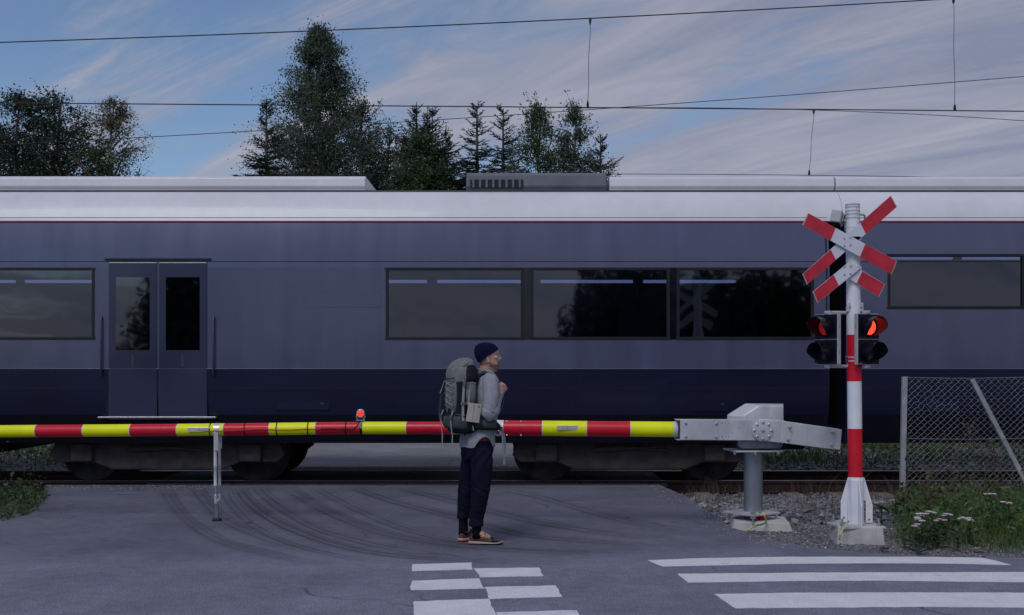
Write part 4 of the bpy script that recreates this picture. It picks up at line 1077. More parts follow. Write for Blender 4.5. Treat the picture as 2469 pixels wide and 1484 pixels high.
# equipment slung under the floor of the first carriage
for a, b, z0 in ((-11.5, -7.2, .42), (-2.6, -.1, .62), (3.35, 4.0, .5)):
    MB().box(((a + b) / 2, MIDY, (z0 + .9) / 2), (b - a, 2.3, .9 - z0)).build('equipment_box', m_skirt, car1, bevel=.03)
MB().box(((TX(735) + TX(918)) / 2, SY - .0015, (TZ(708) + TZ(741)) / 2), (TX(918) - TX(735), .004, TZ(708) - TZ(741))).build('pale_stripe', mat('pale_stripe_tone', (.10, .108, .17), .3, .1, var=.06, scale=1), car1)  # short band a little paler than the body side

# ================================================================== TREES AND PLANTS
def leaf_mat(name, c1, c2, island=.35, trans=.25, rough=.55, scale=.6):
    m = mat(name, c1, rough, col2=c2, scale=scale, lo=.35, hi=.65, island=island, spec=.35)
    t = m.node_tree; b = next(n for n in t.nodes if n.type == 'BSDF_PRINCIPLED'); out = next(n for n in t.nodes if n.type == 'OUTPUT_MATERIAL')
    tr = t.nodes.new('ShaderNodeBsdfTranslucent'); t.links.new(b.inputs['Base Color'].links[0].from_socket, tr.inputs[0])
    mx = t.nodes.new('ShaderNodeMixShader'); mx.inputs[0].default_value = trans
    t.links.new(b.outputs[0], mx.inputs[1]); t.links.new(tr.outputs[0], mx.inputs[2]); t.links.new(mx.outputs[0], out.inputs[0])
    return m
m_birch = leaf_mat('birch_leaves', (.030, .054, .034), (.074, .104, .058))
m_birchy = leaf_mat('yellowing_birch_leaves', (.060, .066, .028), (.110, .098, .040))
m_dark = leaf_mat('dark_leaves', (.022, .042, .028), (.054, .082, .044))
m_green = leaf_mat('green_leaves', (.026, .062, .026), (.064, .120, .038))
m_spruce = leaf_mat('spruce_needles', (.018, .034, .024), (.042, .064, .036), trans=.08, rough=.7)
m_bark = mat('bark', (.05, .04, .038), .9, col2=(.10, .085, .08), scale=6, bump=.4, bscale=20, stretch=(1, 1, .3))
m_birchbark = mat('birch_bark', (.10, .085, .08), .8, col2=(.26, .24, .23), scale=5, lo=.4, hi=.55, stretch=(.6, .6, 2))
RT = np.random.default_rng(7)
def leaf_quads(P, size, hang=.5, aspect=.62):
    n = len(P); P = np.asarray(P)
    d = RT.normal(size=(n, 3)); d[:, 2] -= hang * 1.6; d /= np.linalg.norm(d, axis=1)[:, None]
    a = np.cross(d, RT.normal(size=(n, 3))); a /= np.linalg.norm(a, axis=1)[:, None]
    s = (size * RT.uniform(.6, 1.25, n))[:, None]
    V = np.stack([P, P + d * s * .45 + a * s * aspect * .5, P + d * s, P + d * s * .45 - a * s * aspect * .5], 1)
    F = np.arange(n * 4).reshape(n, 4)
    return V.reshape(-1, 3), F
def mesh_np(name, V, F, m, parent):
    me = bpy.data.meshes.new(name); V = np.asarray(V) - np.array(ORG[parent.name])
    me.from_pydata(V.tolist(), [], F.tolist()); return link(name, me, m, parent)
def broadleaf(name, label, px, top, Y, env, m, nleaf=14000, size=.06, ntw=420, bark=None, bottom=.8, hang=.6, lean=0, group='trees beyond the railway', clump=.13, limbs=70, density=1.0):
    """env: [(photo y, half-width in photo px left, right)] from the top down."""
    base = at(px, 0, Y); top_z = at(px, top, Y).z; k = Y / FPX
    tr = thing(name, label, 'tree', (base.x + lean, Y, -.1), group)
    E = [(CAM_H - (y - HY) * k, l * k * 1.28, r * k * 1.28) for y, l, r in env]      # height, left radius, right radius
    E = [(top_z, .05, .05)] + E + [(bottom, E[-1][1] * .75, E[-1][2] * .75)]
    def rad(z, th):
        for (a, l0, r0), (b, l1, r1) in zip(E, E[1:]):
            if z >= b:
                t = (a - z) / (a - b); l = l0 + (l1 - l0) * t; r = r0 + (r1 - r0) * t; break
        else: l, r = E[-1][1], E[-1][2]
        c = math.cos(th); w = (c + 1) / 2
        dep = (l + r) / 2
        return (r * w + l * (1 - w)) if abs(c) > .7 else (dep * .9 + ((r * w + l * (1 - w)) - dep) * abs(c))
    # trunk
    tp = [Vector((base.x + lean * (1 - i / 12) + .05 * math.sin(i * 1.7), Y + .04 * math.cos(i * 2.1), -.1 + (top_z * .97 + .1) * i / 12)) for i in range(13)]
    tb = MB().tube(tp, [.13 * (1 - i / 12.6) ** .9 * (top_z / 9) + .006 for i in range(13)], 10)
    def trunk(z):
        i = max(0, min(11.999, (z + .1) / (top_z * .97 + .1) * 12)); a = int(i); return tp[a].lerp(tp[a + 1], i - a)
    P = []
    hs = np.array([e[0] for e in E])
    for w in range(int(ntw * 1.15)):
        u = RT.random()
        z1 = top_z - (top_z - bottom) * (u ** .72)
        th = RT.uniform(0, 2 * math.pi)
        rr = rad(z1, th) * (.58 + .50 * RT.random() ** .55) * (1 + .22 * mnoise.noise((math.cos(th) * 1.8, math.sin(th) * 1.8, z1 * .9 + px)))
        z0 = max(bottom * .6, z1 - rr * RT.uniform(.35, 1.1)); o = trunk(z0)
        if z1 > top_z * .985: o = trunk(top_z * .9)
        e = Vector((tp[6].x + rr * math.cos(th), Y + rr * math.sin(th) * .9, z1))
        mid = o.lerp(e, .5) + Vector((0, 0, .12 * rr))
        if w < limbs: tb.tube([o, mid, e], [.022 + .012 * rr, .014 + .004 * rr, .005], 5)
        elif w < limbs * 3: tb.tube([o.lerp(e, .5), e], [.009, .004], 3, False)
        subs = []
        for q in range(5):
            sg = np.clip(RT.normal(0, 1, 3), -1.5, 1.5) * (.10 + .13 * rr) * np.array([1, 1, .8]); subs.append(e + Vector((sg[0], sg[1], sg[2] - hang * .22)))
            tb.tube([mid.lerp(e, .35), subs[-1]], [.006, .0025], 3, False)
        nl = max(6, int(3.0 * nleaf / ntw * (.5 + RT.random())))
        for q in range(nl):
            t = 1 - .72 * RT.random() ** 1.2
            p = o.lerp(mid, t * 2) if t < .5 else mid.lerp(subs[q % 5], t * 2 - 1)
            g = RT.normal(0, clump * (.34 + .22 * (q % 3)), 3); P.append((p.x + g[0], p.y + g[1], p.z + g[2] * 1.1 - hang * min(.3, abs(RT.normal(0, .12)))))
    # leading shoots stick out of the outline
    for w in range(26):
        z1 = top_z - (top_z - bottom) * RT.random() * .6; th = RT.uniform(0, 6.28); rr = rad(z1, th)
        a = Vector((tp[6].x + rr * .85 * math.cos(th), Y + rr * .85 * math.sin(th), z1)); b = a + Vector((.18 * math.cos(th), .18 * math.sin(th), .38)) * RT.uniform(.5, 1.1)
        tb.tube([a, b], [.006, .003], 3, False)
        for q in range(14): p = a.lerp(b, RT.random()); P.append((p.x + RT.normal(0, .035), p.y + RT.normal(0, .035), p.z))
    tk = tb.build('trunk', bark or m_birchbark, tr, smooth=60, recalc=False)
    V, F = leaf_quads(P, size * .90, hang); mesh_np('crown', V, F, m, tr)
    return tr
def spruce(label, px, top, Y, halfw425, m=None, leader=.75, group='trees beyond the railway', seed=1, dens=1.0, extra_tops=()):
    rg = random.Random(seed); k = Y / FPX; base = at(px, 0, Y); top_z = at(px, top, Y).z
    tr = thing('spruce_tree', label, 'tree', (base.x, Y, -.1), group)
    tb = MB().tube([(base.x, Y, -.1), (base.x + .03, Y, top_z * .5), (base.x, Y, top_z - leader), (base.x + .01, Y, top_z)], [.12, .08, .022, .007], 9)
    slope = 1.25 * halfw425 * k / max(.5, (top_z - leader - at(0, 425, Y).z))
    Vq, Fq = [], []
    def strip(a, b, w):
        d = (b - a); L = d.length
        if L < 1e-4: return
        d.normalize(); s = d.cross(Vector((rg.uniform(-1, 1), rg.uniform(-1, 1), rg.uniform(-1, 1))))
        if s.length < .1: return
        s.normalize(); u = d.cross(s)
        for v in (s, u):
            n = len(Vq); Vq.extend([a - v * w * .35, a + d * L * .45 - v * w * .5, b, a + d * L * .45 + v * w * .5]); Fq.append((n, n + 1, n + 2, n + 3))
    def shoot(a, b, w):                       # a needled shoot: short needles set along it
        d = b - a; L = d.length; n = max(2, int(L / .026)); d.normalize()
        strip(a, b, .022)
        for i in range(n):
            p = a.lerp(b, (i + rg.random()) / n); v = Vector((rg.gauss(0, 1), rg.gauss(0, 1), rg.gauss(0, 1) + .5)); v -= d * v.dot(d); v.normalize()
            strip(p, p + (v * .8 + d * .7).normalized() * w * rg.uniform(.7, 1.1), .014)
    def tree_top(bx, tz, lead, sl, zmin):
        z = tz - lead * .35; lev = 0
        for i in range(3): shoot(Vector((bx, Y, tz - lead * (i + 1) / 3)), Vector((bx, Y, tz - lead * i / 3 - .02)), .035)
        while z > zmin:
            d = tz - lead * .55 - z
            L = max(.16, .14 + sl * max(0, d) * rg.uniform(.72, 1.18)); nbr = (6 if d < 1.2 else 9) if dens >= 1 else 5
            for q in range(nbr):
                th = rg.uniform(0, 6.28); up = max(-.25, .75 - .55 * d)
                o = Vector((bx, Y, z + rg.uniform(-.08, .08))); l = L * rg.uniform(.6, 1.1)
                e = o + Vector((math.cos(th) * l, math.sin(th) * l, up * l)); m_ = o.lerp(e, .55) + Vector((0, 0, -.07 * l)); e.z += .10 * l
                tb.tube([o, m_, e], [.016, .010, .004], 4, False)
                n = max(3, int(l / .085))
                for i in range(n):
                    t = (i + .8) / n; p = o.lerp(m_, t / .55) if t < .55 else m_.lerp(e, (t - .55) / .45)
                    dirb = (e - o).normalized()
                    for s in (-1, 1):
                        side = Vector((-math.sin(th), math.cos(th), 0)) * s
                        sl_ = (.10 + .28 * l * (1 - t) + .05 * rg.random()) * (1 if l > .3 else .6)
                        q_ = p + (side * .75 + dirb * .7 + Vector((0, 0, rg.uniform(-.25, .15)))).normalized() * sl_
                        shoot(p, q_, .04)
                        if sl_ > .22 and dens >= 1: r_ = p.lerp(q_, .55); shoot(r_, r_ + (dirb + Vector((0, 0, rg.uniform(-.3, .1)))).normalized() * sl_ * .5, .038)
                shoot(m_, e, .042)
            z -= (.20 if d < 1.5 else .24) * rg.uniform(.8, 1.2); lev += 1
    tree_top(base.x, top_z, leader, slope, 3.0)
    for ex, et, lead in extra_tops:
        t = at(ex, et, Y); tb.tube([(t.x * .5 + base.x * .5, Y, 2.0), (t.x, Y, t.z - lead * 1.4), (t.x, Y, t.z)], [.05, .025, .006], 7); tree_top(t.x, t.z, lead, slope * .8, 4.2)
    tb.build('trunk', m_bark, tr, smooth=60, recalc=False)
    mesh_np('crown', np.array([tuple(v) for v in Vq]), np.array(Fq), m or m_spruce, tr)
    return tr
broadleaf('broadleaf_tree', 'dense dark leafy tree at the far left edge of the photo', 42, 215, 27, [(240, 50, 55), (280, 85, 80), (330, 115, 95), (430, 140, 110)], m_dark, 22000, .075, 520, m_bark, hang=.1, clump=.12)
broadleaf('broadleaf_tree', 'dark leafy tree with several pointed tops, left of the yellowing birch', 143, 208, 27.6, [(232, 40, 35), (265, 65, 60), (320, 85, 85), (430, 100, 105)], m_dark, 19000, .075, 460, m_bark, hang=.1, clump=.11)
broadleaf('maple_sapling', 'small bright green leafy tree low in front of the dark trees at the left', 236, 348, 26.2, [(370, 22, 26), (400, 38, 32), (430, 50, 34)], m_green, 2600, .10, 90, m_bark, hang=.3)
broadleaf('birch_tree', 'thin yellowing birch with airy foliage at the right end of the left-hand trees', 270, 218, 27, [(250, 26, 26), (290, 50, 50), (330, 76, 66), (380, 92, 78), (430, 105, 84)], m_birchy, 9000, .062, 330, clump=.09, limbs=120)
spruce('slim spruce with bare top, left beside the tall birch', 642, 238, 24.9, 40, seed=3, leader=.6)
broadleaf('birch_tree', 'tallest birch of all, its narrow crown rising above the highest wire', 771, 42, 27, [(70, 16, 22), (110, 34, 46), (160, 58, 62), (220, 86, 70), (280, 100, 100), (350, 118, 118), (430, 132, 128)], m_birch, 40000, .066, 760, clump=.14, limbs=120)
broadleaf('birch_tree', 'birch with drooping side branches against the tall birch on its right', 872, 222, 26.4, [(245, 18, 26), (280, 42, 40), (330, 50, 52), (430, 75, 72)], m_birch, 10500, .064, 260, clump=.11)
broadleaf('willow_tree', 'loose grey-green leafy tree between the birches and the bushy spruce', 938, 282, 26.8, [(310, 22, 38), (350, 42, 48), (430, 64, 60)], m_birch, 7600, .070, 220, clump=.10)
spruce('bushy spruce with three bare leaders rising above the roof gap', 1004, 246, 27, 78, seed=5, leader=.7, extra_tops=((1030, 262, .8), (1043, 258, .7)))
broadleaf('willow_bush', 'bright green leafy bush in front of the three-topped spruce', 1020, 312, 25.6, [(345, 30, 40), (390, 62, 62), (440, 84, 66), (470, 88, 66)], m_green, 10000, .080, 260, m_bark, hang=.2, clump=.12)
spruce('thin young spruce with a long bare leader, alone left of the sky gap', 1075, 300, 26.4, 28, seed=8, leader=.95, dens=.6)
spruce('spruce with a hooked crown, right of the sky gap', 1150, 256, 27, 44, seed=13, leader=.35)
spruce('narrow spruce with sparse top between its neighbour spruce and a birch', 1213, 264, 27.4, 44, seed=21, leader=.35)
broadleaf('birch_tree', 'mid-green birch with a few yellow leaves, left of the two right-hand birches', 1302, 236, 26.6, [(262, 16, 20), (300, 36, 38), (350, 52, 46), (430, 70, 58)], m_green, 14500, .066, 330, clump=.10)
broadleaf('birch_tree', 'grey-green birch, right one of the two right-hand birches', 1388, 232, 27, [(265, 14, 18), (310, 32, 38), (360, 46, 50), (430, 62, 62)], m_birch, 14500, .064, 330, clump=.10)
spruce('small spruce ending the row of trees at the right', 1448, 322, 27.8, 24, seed=34, leader=.7)

# ---- grass and weeds
m_grass = leaf_mat('grass_blades', (.050, .108, .028), (.118, .160, .048), island=.4, trans=.2)
m_dry = leaf_mat('dry_stalks', (.09, .07, .05), (.16, .13, .095), island=.3, trans=.1)
m_dock = leaf_mat('dock_leaves', (.034, .098, .034), (.088, .165, .050), island=.3, trans=.2, scale=6)
m_red = leaf_mat('reddish_leaves', (.055, .022, .020), (.085, .045, .028), island=.3)
m_yar = mat('yarrow_flowers', (.46, .40, .46), .8, col2=(.60, .55, .57), scale=20)
m_pink = mat('pink_yarrow_flowers', (.40, .24, .38), .8, col2=(.52, .36, .48), scale=20)
m_yel = mat('yellow_flowers', (.34, .20, .01), .7, var=.2)
m_stem = leaf_mat('green_stems', (.030, .045, .022), (.055, .060, .030), trans=0)
def blades(name, spots, h0, h1, w, m, lean=.5, kind='stuff', parent=None):
    V, F = [], []
    for x, y, z, s in spots:
        h = (h0 + (h1 - h0) * RT.random()) * s; th = RT.uniform(0, 6.28); b = RT.uniform(.1, lean) * h; ph = RT.uniform(0, 6.28)
        dx, dy = math.cos(th) * b, math.sin(th) * b; wx, wy = math.cos(ph) * w * .5, math.sin(ph) * w * .5; n = len(V)
        V += [(x - wx, y - wy, z), (x + wx, y + wy, z), (x + dx * .35 + wx * .8, y + dy * .35 + wy * .8, z + h * .55), (x + dx * .35 - wx * .8, y + dy * .35 - wy * .8, z + h * .55), (x + dx, y + dy, z + h * (1 - .25 * lean))]
        F += [(n, n + 1, n + 2, n + 3), (n + 3, n + 2, n + 4)]
    me = bpy.data.meshes.new(name); me.from_pydata(V, [], F); o = link(name, me, m, parent)
    if kind: tag(o, kind=kind)
    return o
def spots(n, x0, x1, y0, y1, dens, road_ok=False):
    out = []; tries = 0
    while len(out) < n and tries < n * 25:
        tries += 1
        x, y = RT.uniform(x0, x1), RT.uniform(y0, y1)
        if not road_ok and in_road(x, y): continue
        d = dens(x, y)
        if RT.random() < d: out.append((x, y, hgt(x, y) - .01, .55 + .6 * d))
    return out
def verge(x, y):       # the weedy corner right of the signal
    e = smooth01(.342, .375, x / y) * smooth01(9.55, 9.95, y + .06 * mnoise.noise((x * 2, 0, 0))) * (1 - smooth01(12.9, 13.9, y))
    return e * (.45 + .55 * (.5 + mnoise.noise((x * 1.7, y * 1.7, 4))))
def bank(x, y):
    n = .5 + 1.1 * mnoise.noise((x * .7, y * .7, 2)); e = smooth01(17.9, 19.6, y)
    return max(0, min(1, n * e + .35 * smooth01(20, 22, y)))
def leftv(x, y):
    return smooth01(-5.15, -5.5, x) * smooth01(11.3, 11.7, y) * (1 - smooth01(14.0, 14.7, y)) * (.4 + .6 * (.5 + mnoise.noise((x * 2, y * 2, 8))))
blades('verge_grass', spots(13000, 3.2, 8.5, 9.5, 13.8, verge), .08, .36, .007, m_grass, .8)
blades('low_turf', spots(5200, 4.2, 8.5, 9.45, 10.9, lambda x, y: .9), .05, .16, .006, m_grass, .8)
blades('bank_grass', spots(11000, 1.4, 11, 17.6, 24, bank, True) + spots(6500, -14, -5.2, 17.6, 24, bank, True), .08, .38, .012, m_grass, .8)
blades('dry_grass', spots(700, 3.3, 8.5, 11.6, 13.9, lambda x, y: .7) + spots(900, 1.4, 11, 18, 23, bank, True) + spots(120, 2.2, 3.2, 13.2, 14.4, lambda x, y: .5), .22, .55, .005, m_dry, .7)
blades('left_verge_grass', spots(2200, -8.5, -5.0, 11.0, 14.6, leftv), .06, .28, .007, m_grass, .8)
# ground cover: small leaves in a low mass
def cover(name, n, x0, x1, y0, y1, dens, size, h, m):
    S = spots(n, x0, x1, y0, y1, dens); P = [(x, y, z + abs(RT.normal(0, h)) * s) for x, y, z, s in S]
    V, F = leaf_quads(P, size, -.2, .55); me = bpy.data.meshes.new(name); me.from_pydata(V.tolist(), [], F.tolist()); return tag(link(name, me, m), kind='stuff')
cover('verge_weeds', 8500, 3.25, 8.5, 9.7, 13.8, verge, .05, .15, m_dock)
cover('verge_red_weeds', 500, 3.25, 4.9, 10.5, 13.8, verge, .05, .28, m_red)
cover('clover_patch', 5200, -8.5, -5.0, 11.1, 14.4, leftv, .05, .15, m_green)
cover('left_red_weeds', 260, -8, -5.6, 12, 14.4, leftv, .04, .26, m_red)
cover('bank_weeds', 5200, 1.4, 11, 18, 24, bank, .09, .16, m_dock)
cover('left_bank_weeds', 2600, -14, -5.2, 18, 24, bank, .09, .16, m_dock)
# single plants
def leaf_blade(mb, base, th, L, W, up, droop):
    n = 7; rows = []
    for i in range(n):
        t = i / (n - 1); r = L * t; z = up * L * (t - droop * t * t); w = W * math.sin(math.pi * min(1, .08 + .92 * t) ** .8) * .5 + .004
        c = base + Vector((math.cos(th) * r, math.sin(th) * r, z)); s = Vector((-math.sin(th), math.cos(th), 0)) * w
        rows.append([c - s + Vector((0, 0, .25 * w * (1 + .4 * math.sin(i * 2.3)))), c + Vector((0, 0, -.006)), c + s + Vector((0, 0, .25 * w * (1 - .4 * math.sin(i * 1.9))))])
    mb.rings(rows, False, False)
rp = random.Random(23)
def dock_plant(x, y, s, label, yellow=False):
    z = hgt(x, y); t = thing('dock_plant', label, 'plant', (x, y, z), 'broad-leaved plants on the verge')
    for k in range(rp.randint(7, 10)):
        mb = MB(); th = rp.uniform(0, 6.28); leaf_blade(mb, Vector((x, y, z)), th, s * rp.uniform(.7, 1.2), s * rp.uniform(.26, .36), rp.uniform(.7, 1.5), rp.uniform(.45, .75))
        mb.build('leaf', m_dock, t, smooth=180, recalc=False)
    return t
DOCK = ['leafy green dock plant with the tallest leaves, below the fence brace', 'dock plant of broad upright leaves in the middle of the weeds', 'smaller dock plant just behind the white flowers', 'dock plant half hidden by grass left of the flowers', 'dock plant beside the curled ochre leaf', 'low dock plant in front of the tall stalk', 'dock plant nearest the fence post foot', 'dock plant at the right edge of the photo', 'dock plant right behind the signal foundation', 'low dock plant at the front edge of the weeds']
for di, (px, py, s) in enumerate(((2385, 1262, .34), (2290, 1250, .30), (2338, 1236, .28), (2252, 1282, .26), (2425, 1248, .26), (2318, 1296, .24), (2195, 1266, .24), (2455, 1292, .26), (2150, 1250, .22), (2232, 1312, .20))):
    p = gnd(px, py, -.02); dock_plant(p.x, p.y, s, DOCK[di])
p = gnd(2440, 1225, 0)
t = thing('withered_leaf', 'large curled ochre leaf standing up in the grass at the right edge', 'leaf', (p.x, p.y, 0))
mb = MB(); leaf_blade(mb, Vector((p.x, p.y, .10)), 2.4, .20, .11, 1.2, .3); mb.build('leaf_blade', leaf_mat('ochre_leaf', (.22, .12, .05), (.30, .18, .07)), t, smooth=180, recalc=False)
MB().tube([(p.x, p.y, -.05), (p.x + .02, p.y, .04), (p.x, p.y, .10)], .005, 5).build('stem', m_dry, t)
def yarrow(x, y, h, m, label, nh=3):
    z = hgt(x, y); t = thing('yarrow_plant', label, 'flower', (x, y, z), 'yarrow flowers on the verge')
    top = Vector((x + rp.uniform(-.06, .06), y + rp.uniform(-.05, .05), z + h)); mid = Vector((x, y, z + h * .6))
    st = MB().tube([(x, y, z - .03), mid, top], .0045, 5)
    for k in range(nh):
        e = top + Vector((rp.uniform(-.055, .055), rp.uniform(-.04, .04), rp.uniform(-.015, .012))) if k else top
        if k: st.tube([mid.lerp(top, .6), e], .003, 4)
        mb = MB()
        for q in range(22):
            a = rp.uniform(0, 6.28); r_ = .024 * math.sqrt(rp.random()); mb.ball(e + Vector((r_ * math.cos(a), r_ * math.sin(a), .004 - r_ * .18)), .0085, 6, 3, (1, 1, .6))
        mb.build('flower_head', m, t, recalc=False)
    st.build('stem', m_stem, t)
    lv = MB()
    for k in range(6): leaf_blade(lv, Vector((x, y, z + h * .12 * k)), rp.uniform(0, 6.28), .12, .025, .6, .5)
    lv.build('foliage', m_stem, t, recalc=False)
for px, py, m, lb in ((2208, 1278, m_yar, 'white yarrow at the left front of the weeds'), (2222, 1270, m_pink, 'pinkish yarrow left of centre in the flower patch'), (2236, 1275, m_yar, 'white yarrow in the middle of the flower patch'), (2252, 1262, m_yar, 'tallest white yarrow of the flower patch'), (2262, 1272, m_pink, 'pale pink yarrow right in the flower patch'),
                      (2215, 1290, m_pink, 'pink yarrow lowest in the flower patch'), (2275, 1258, m_yar, 'white yarrow at the back of the flower patch'), (2338, 1264, m_yar, 'white yarrow alone among the dock leaves'), (2310, 1280, m_yar, 'small white yarrow between patch and dock leaves'), (2395, 1232, m_yar, 'pale yarrow far back near the fence brace'), (2432, 1250, m_yar, 'white yarrow near the right edge'), (2125, 1228, m_yar, 'small white yarrow just right of the signal base')):
    p = gnd(px, py + 46, 0); yarrow(p.x, p.y, rp.uniform(.22, .34), m, lb)
def dead_stalk(x, y, h, label):
    z = hgt(x, y); t = thing('dead_stalk', label, 'plant', (x, y, z), 'dry brown stalks by the fence')
    s = MB(); top = Vector((x + rp.uniform(-.1, .1), y, z + h)); s.tube([(x, y, z - .03), (x + .02, y, z + h * .5), top], [.006, .005, .003], 5)
    for k in range(9):
        a = Vector((x, y, z)).lerp(top, .35 + .07 * k); s.tube([a, a + Vector((rp.uniform(-.16, .16), rp.uniform(-.1, .1), rp.uniform(.06, .2)))], .003, 4)
    s.build('stalk', m_dry, t)
    mb = MB()
    for k in range(14):
        a = top + Vector((rp.gauss(0, .03), rp.gauss(0, .03), rp.uniform(-.14, .02))); mb.ball(a, .014, 6, 4)
    tag(mb.build('seed_head', m_dry, t), kind='stuff')
for px, py, h, lb in ((2345, 1222, .95, 'tallest dry brown branching stalk, standing before the wire fence'), (2290, 1226, .55, 'short dry stalk below the torn patch of the fence'), (2372, 1228, .75, 'dry brown stalk beside the tallest one, towards the brace'), (2232, 1222, .5, 'short dry stalk near the fence end post'), (2415, 1226, .6, 'dry brown stalk below the leaning fence brace')):
    p = gnd(px, py, -.02); dead_stalk(p.x, p.y, h, lb)
def bank_flower(px, py, label):
    p = gnd(px, py, 0); z = hgt(p.x, p.y); t = thing('yellow_flower', label, 'flower', (p.x, p.y, z), 'yellow flowers beyond the track')
    st = MB(); mb = MB()
    for k in range(4):
        e = Vector((p.x + rp.uniform(-.18, .18), p.y + rp.uniform(-.1, .1), z + rp.uniform(.2, .42))); st.tube([(p.x, p.y, z), e], .005, 4); mb.ball(e, .028, 8, 4, (1, 1, .5))
    st.build('stem', m_stem, t); mb.build('flower_head', m_yel, t)
for px, py, lb in ((1932, 1104, 'yellow flowers just below the barrier counterweight, left'), (1968, 1112, 'yellow flowers below the middle of the counterweight'), (2016, 1122, 'yellow flowers left of the signal post, low by the rail'), (2100, 1118, 'yellow flowers right of the signal post beyond the rail')): bank_flower(px, py, lb)
# fallen leaves at the edge of the verge
for px, py, c, lb in ((2372, 1327, (.30, .22, .15), 'pale fallen leaf lying on the edge of the verge'), (2426, 1302, (.24, .12, .06), 'orange fallen leaf in the short grass'), (2140, 1325, (.10, .02, .02), 'dark red fallen leaf on the gravel right of the signal')):
    p = gnd(px, py, 0); z = max(0.0, hgt(p.x, p.y) + .02) if not in_road(p.x, p.y) else .004
    mb = MB(); leaf_blade(mb, Vector((p.x, p.y, z + .006)), rp.uniform(0, 6), .11, .07, .25, .9)
    tag(mb.build('fallen_leaf', leaf_mat('fallen_leaf_tone', c, tuple(k * 1.3 for k in c)), None, smooth=180, recalc=False, org=(p.x, p.y, z)), lb, 'leaf')

# the wood behind the photographer: not in the frame, but mirrored in the carriage windows
P = []
for cx_, cz_, rx, rz, n in ((-12.8, 4.0, 1.9, 2.4, 5000), (-13.2, 2.0, 2.4, 2.2, 4000), (3.4, 3.0, 1.6, 2.5, 4200), (5.2, 3.6, 2.2, 2.6, 6000), (7.8, 3.2, 2.3, 2.7, 6500), (10.2, 3.4, 2.4, 2.5, 6000), (12.6, 2.8, 2.2, 2.3, 4000)) + tuple((x, 1.1, 1.8, 1.35, 1500) for x in range(-30, 32, 3)):
    d = RT.normal(size=(n, 3)); d /= np.linalg.norm(d, axis=1)[:, None]; d *= (RT.random((n, 1)) ** .4) * (1 + .25 * np.sin(d[:, :1] * 7 + cx_)); 
    P.append(d * np.array([rx, 1.6, rz]) + np.array([cx_, -14.0, cz_]))
V, F = leaf_quads(np.concatenate(P), .24, .1, .8)
V = V[:, :]; V[:, 2] = np.maximum(V[:, 2], -.05)
me = bpy.data.meshes.new('wood'); me.from_pydata(V.tolist(), [], F.tolist()); tag(link('wood', me, m_dark), kind='stuff')

# ================================================================== THE MAN
PO = Vector((-.304, 9.97, 0))
PHI = R(23)
FW = Vector((math.cos(PHI), math.sin(PHI), 0)); RT_ = Vector((math.sin(PHI), -math.cos(PHI), 0)); UP = Vector((0, 0, 1))
def pw(x, y, z): return PO + Vector((x, y, z))
def sect(c, a, b, n=40, p=2.0, zf=None, fw=FW, rt=RT_, egg=0.0):
    out = []
    for k in range(n):
        t = 2 * math.pi * k / n; ct, st = math.cos(t), math.sin(t)
        x = a * math.copysign(abs(ct) ** (2 / p), ct); y = b * math.copysign(abs(st) ** (2 / p), st) * (1 - egg * ct)
        q = c + fw * x + rt * y
        if zf: q = q + UP * zf(t)
        out.append(q)
    return out
def dense(rows, k):                        # smooth interpolation of parameter rows
    out = []; n = len(rows)
    for i in range(n - 1):
        p0, p1, p2, p3 = [np.array(rows[max(0, min(n - 1, q))], float) for q in (i - 1, i, i + 1, i + 2)]
        for j in range(k):
            t = j / k; out.append(.5 * ((2 * p1) + (p2 - p0) * t + (2 * p0 - 5 * p1 + 4 * p2 - p3) * t * t + (3 * p1 - p0 - 3 * p2 + p3) * t ** 3))
    out.append(np.array(rows[-1], float)); return out
def remeshed(mb, voxel, smooth=3, factor=.5):
    me = mb.mesh('tmp'); bm = bmesh.new(); bm.from_mesh(me); bmesh.ops.recalc_face_normals(bm, faces=bm.faces); bm.to_mesh(me); bm.free()
    o = bpy.data.objects.new('tmp', me); COL.objects.link(o)
    md = o.modifiers.new('r', 'REMESH'); md.mode = 'VOXEL'; md.voxel_size = voxel
    if smooth: s = o.modifiers.new('s', 'SMOOTH'); s.iterations = smooth; s.factor = factor
    dg = bpy.context.evaluated_depsgraph_get(); dg.update()
    nm = bpy.data.meshes.new_from_object(o.evaluated_get(dg))
    bpy.data.objects.remove(o); bpy.data.meshes.remove(me); return nm
def displaced(me, fn):
    n = len(me.vertices); co = np.empty(n * 3, 'f'); me.vertices.foreach_get('co', co); no = np.empty(n * 3, 'f'); me.vertex_normals.foreach_get('vector', no)
    co = co.reshape(-1, 3); no = no.reshape(-1, 3)
    for i in range(n):
        d = fn(Vector(co[i].tolist()) - PO)
        if d: co[i] += no[i] * d
    me.vertices.foreach_set('co', co.ravel()); me.update()
def place(name, me, m, parent):
    co = np.empty(len(me.vertices) * 3, 'f'); me.vertices.foreach_get('co', co); co = co.reshape(-1, 3) - np.array(ORG[parent.name], 'f'); me.vertices.foreach_set('co', co.ravel()); me.update()
    return link(name, me, m, parent, 180)
def skin_mat():
    m = mat('skin', (.50, .29, .23), .5, col2=(.57, .335, .27), scale=22, lo=.3, hi=.7, spec=.35, bump=.08, bscale=160)
    b = next(n for n in m.node_tree.nodes if n.type == 'BSDF_PRINCIPLED'); b.inputs['Subsurface Weight'].default_value = .08; b.inputs['Subsurface Radius'].default_value = (.02, .008, .004); b.inputs['Subsurface Scale'].default_value = .3
    return m
m_skin = skin_mat()
def cloth(name, c, c2, scale, weave=500, bump=.35, rough=.92, lo=.35, hi=.65):
    return mat(name, c, rough, col2=c2, scale=scale, lo=lo, hi=hi, speck=.10, sscale=weave, bump=bump, bscale=weave, spec=.12)
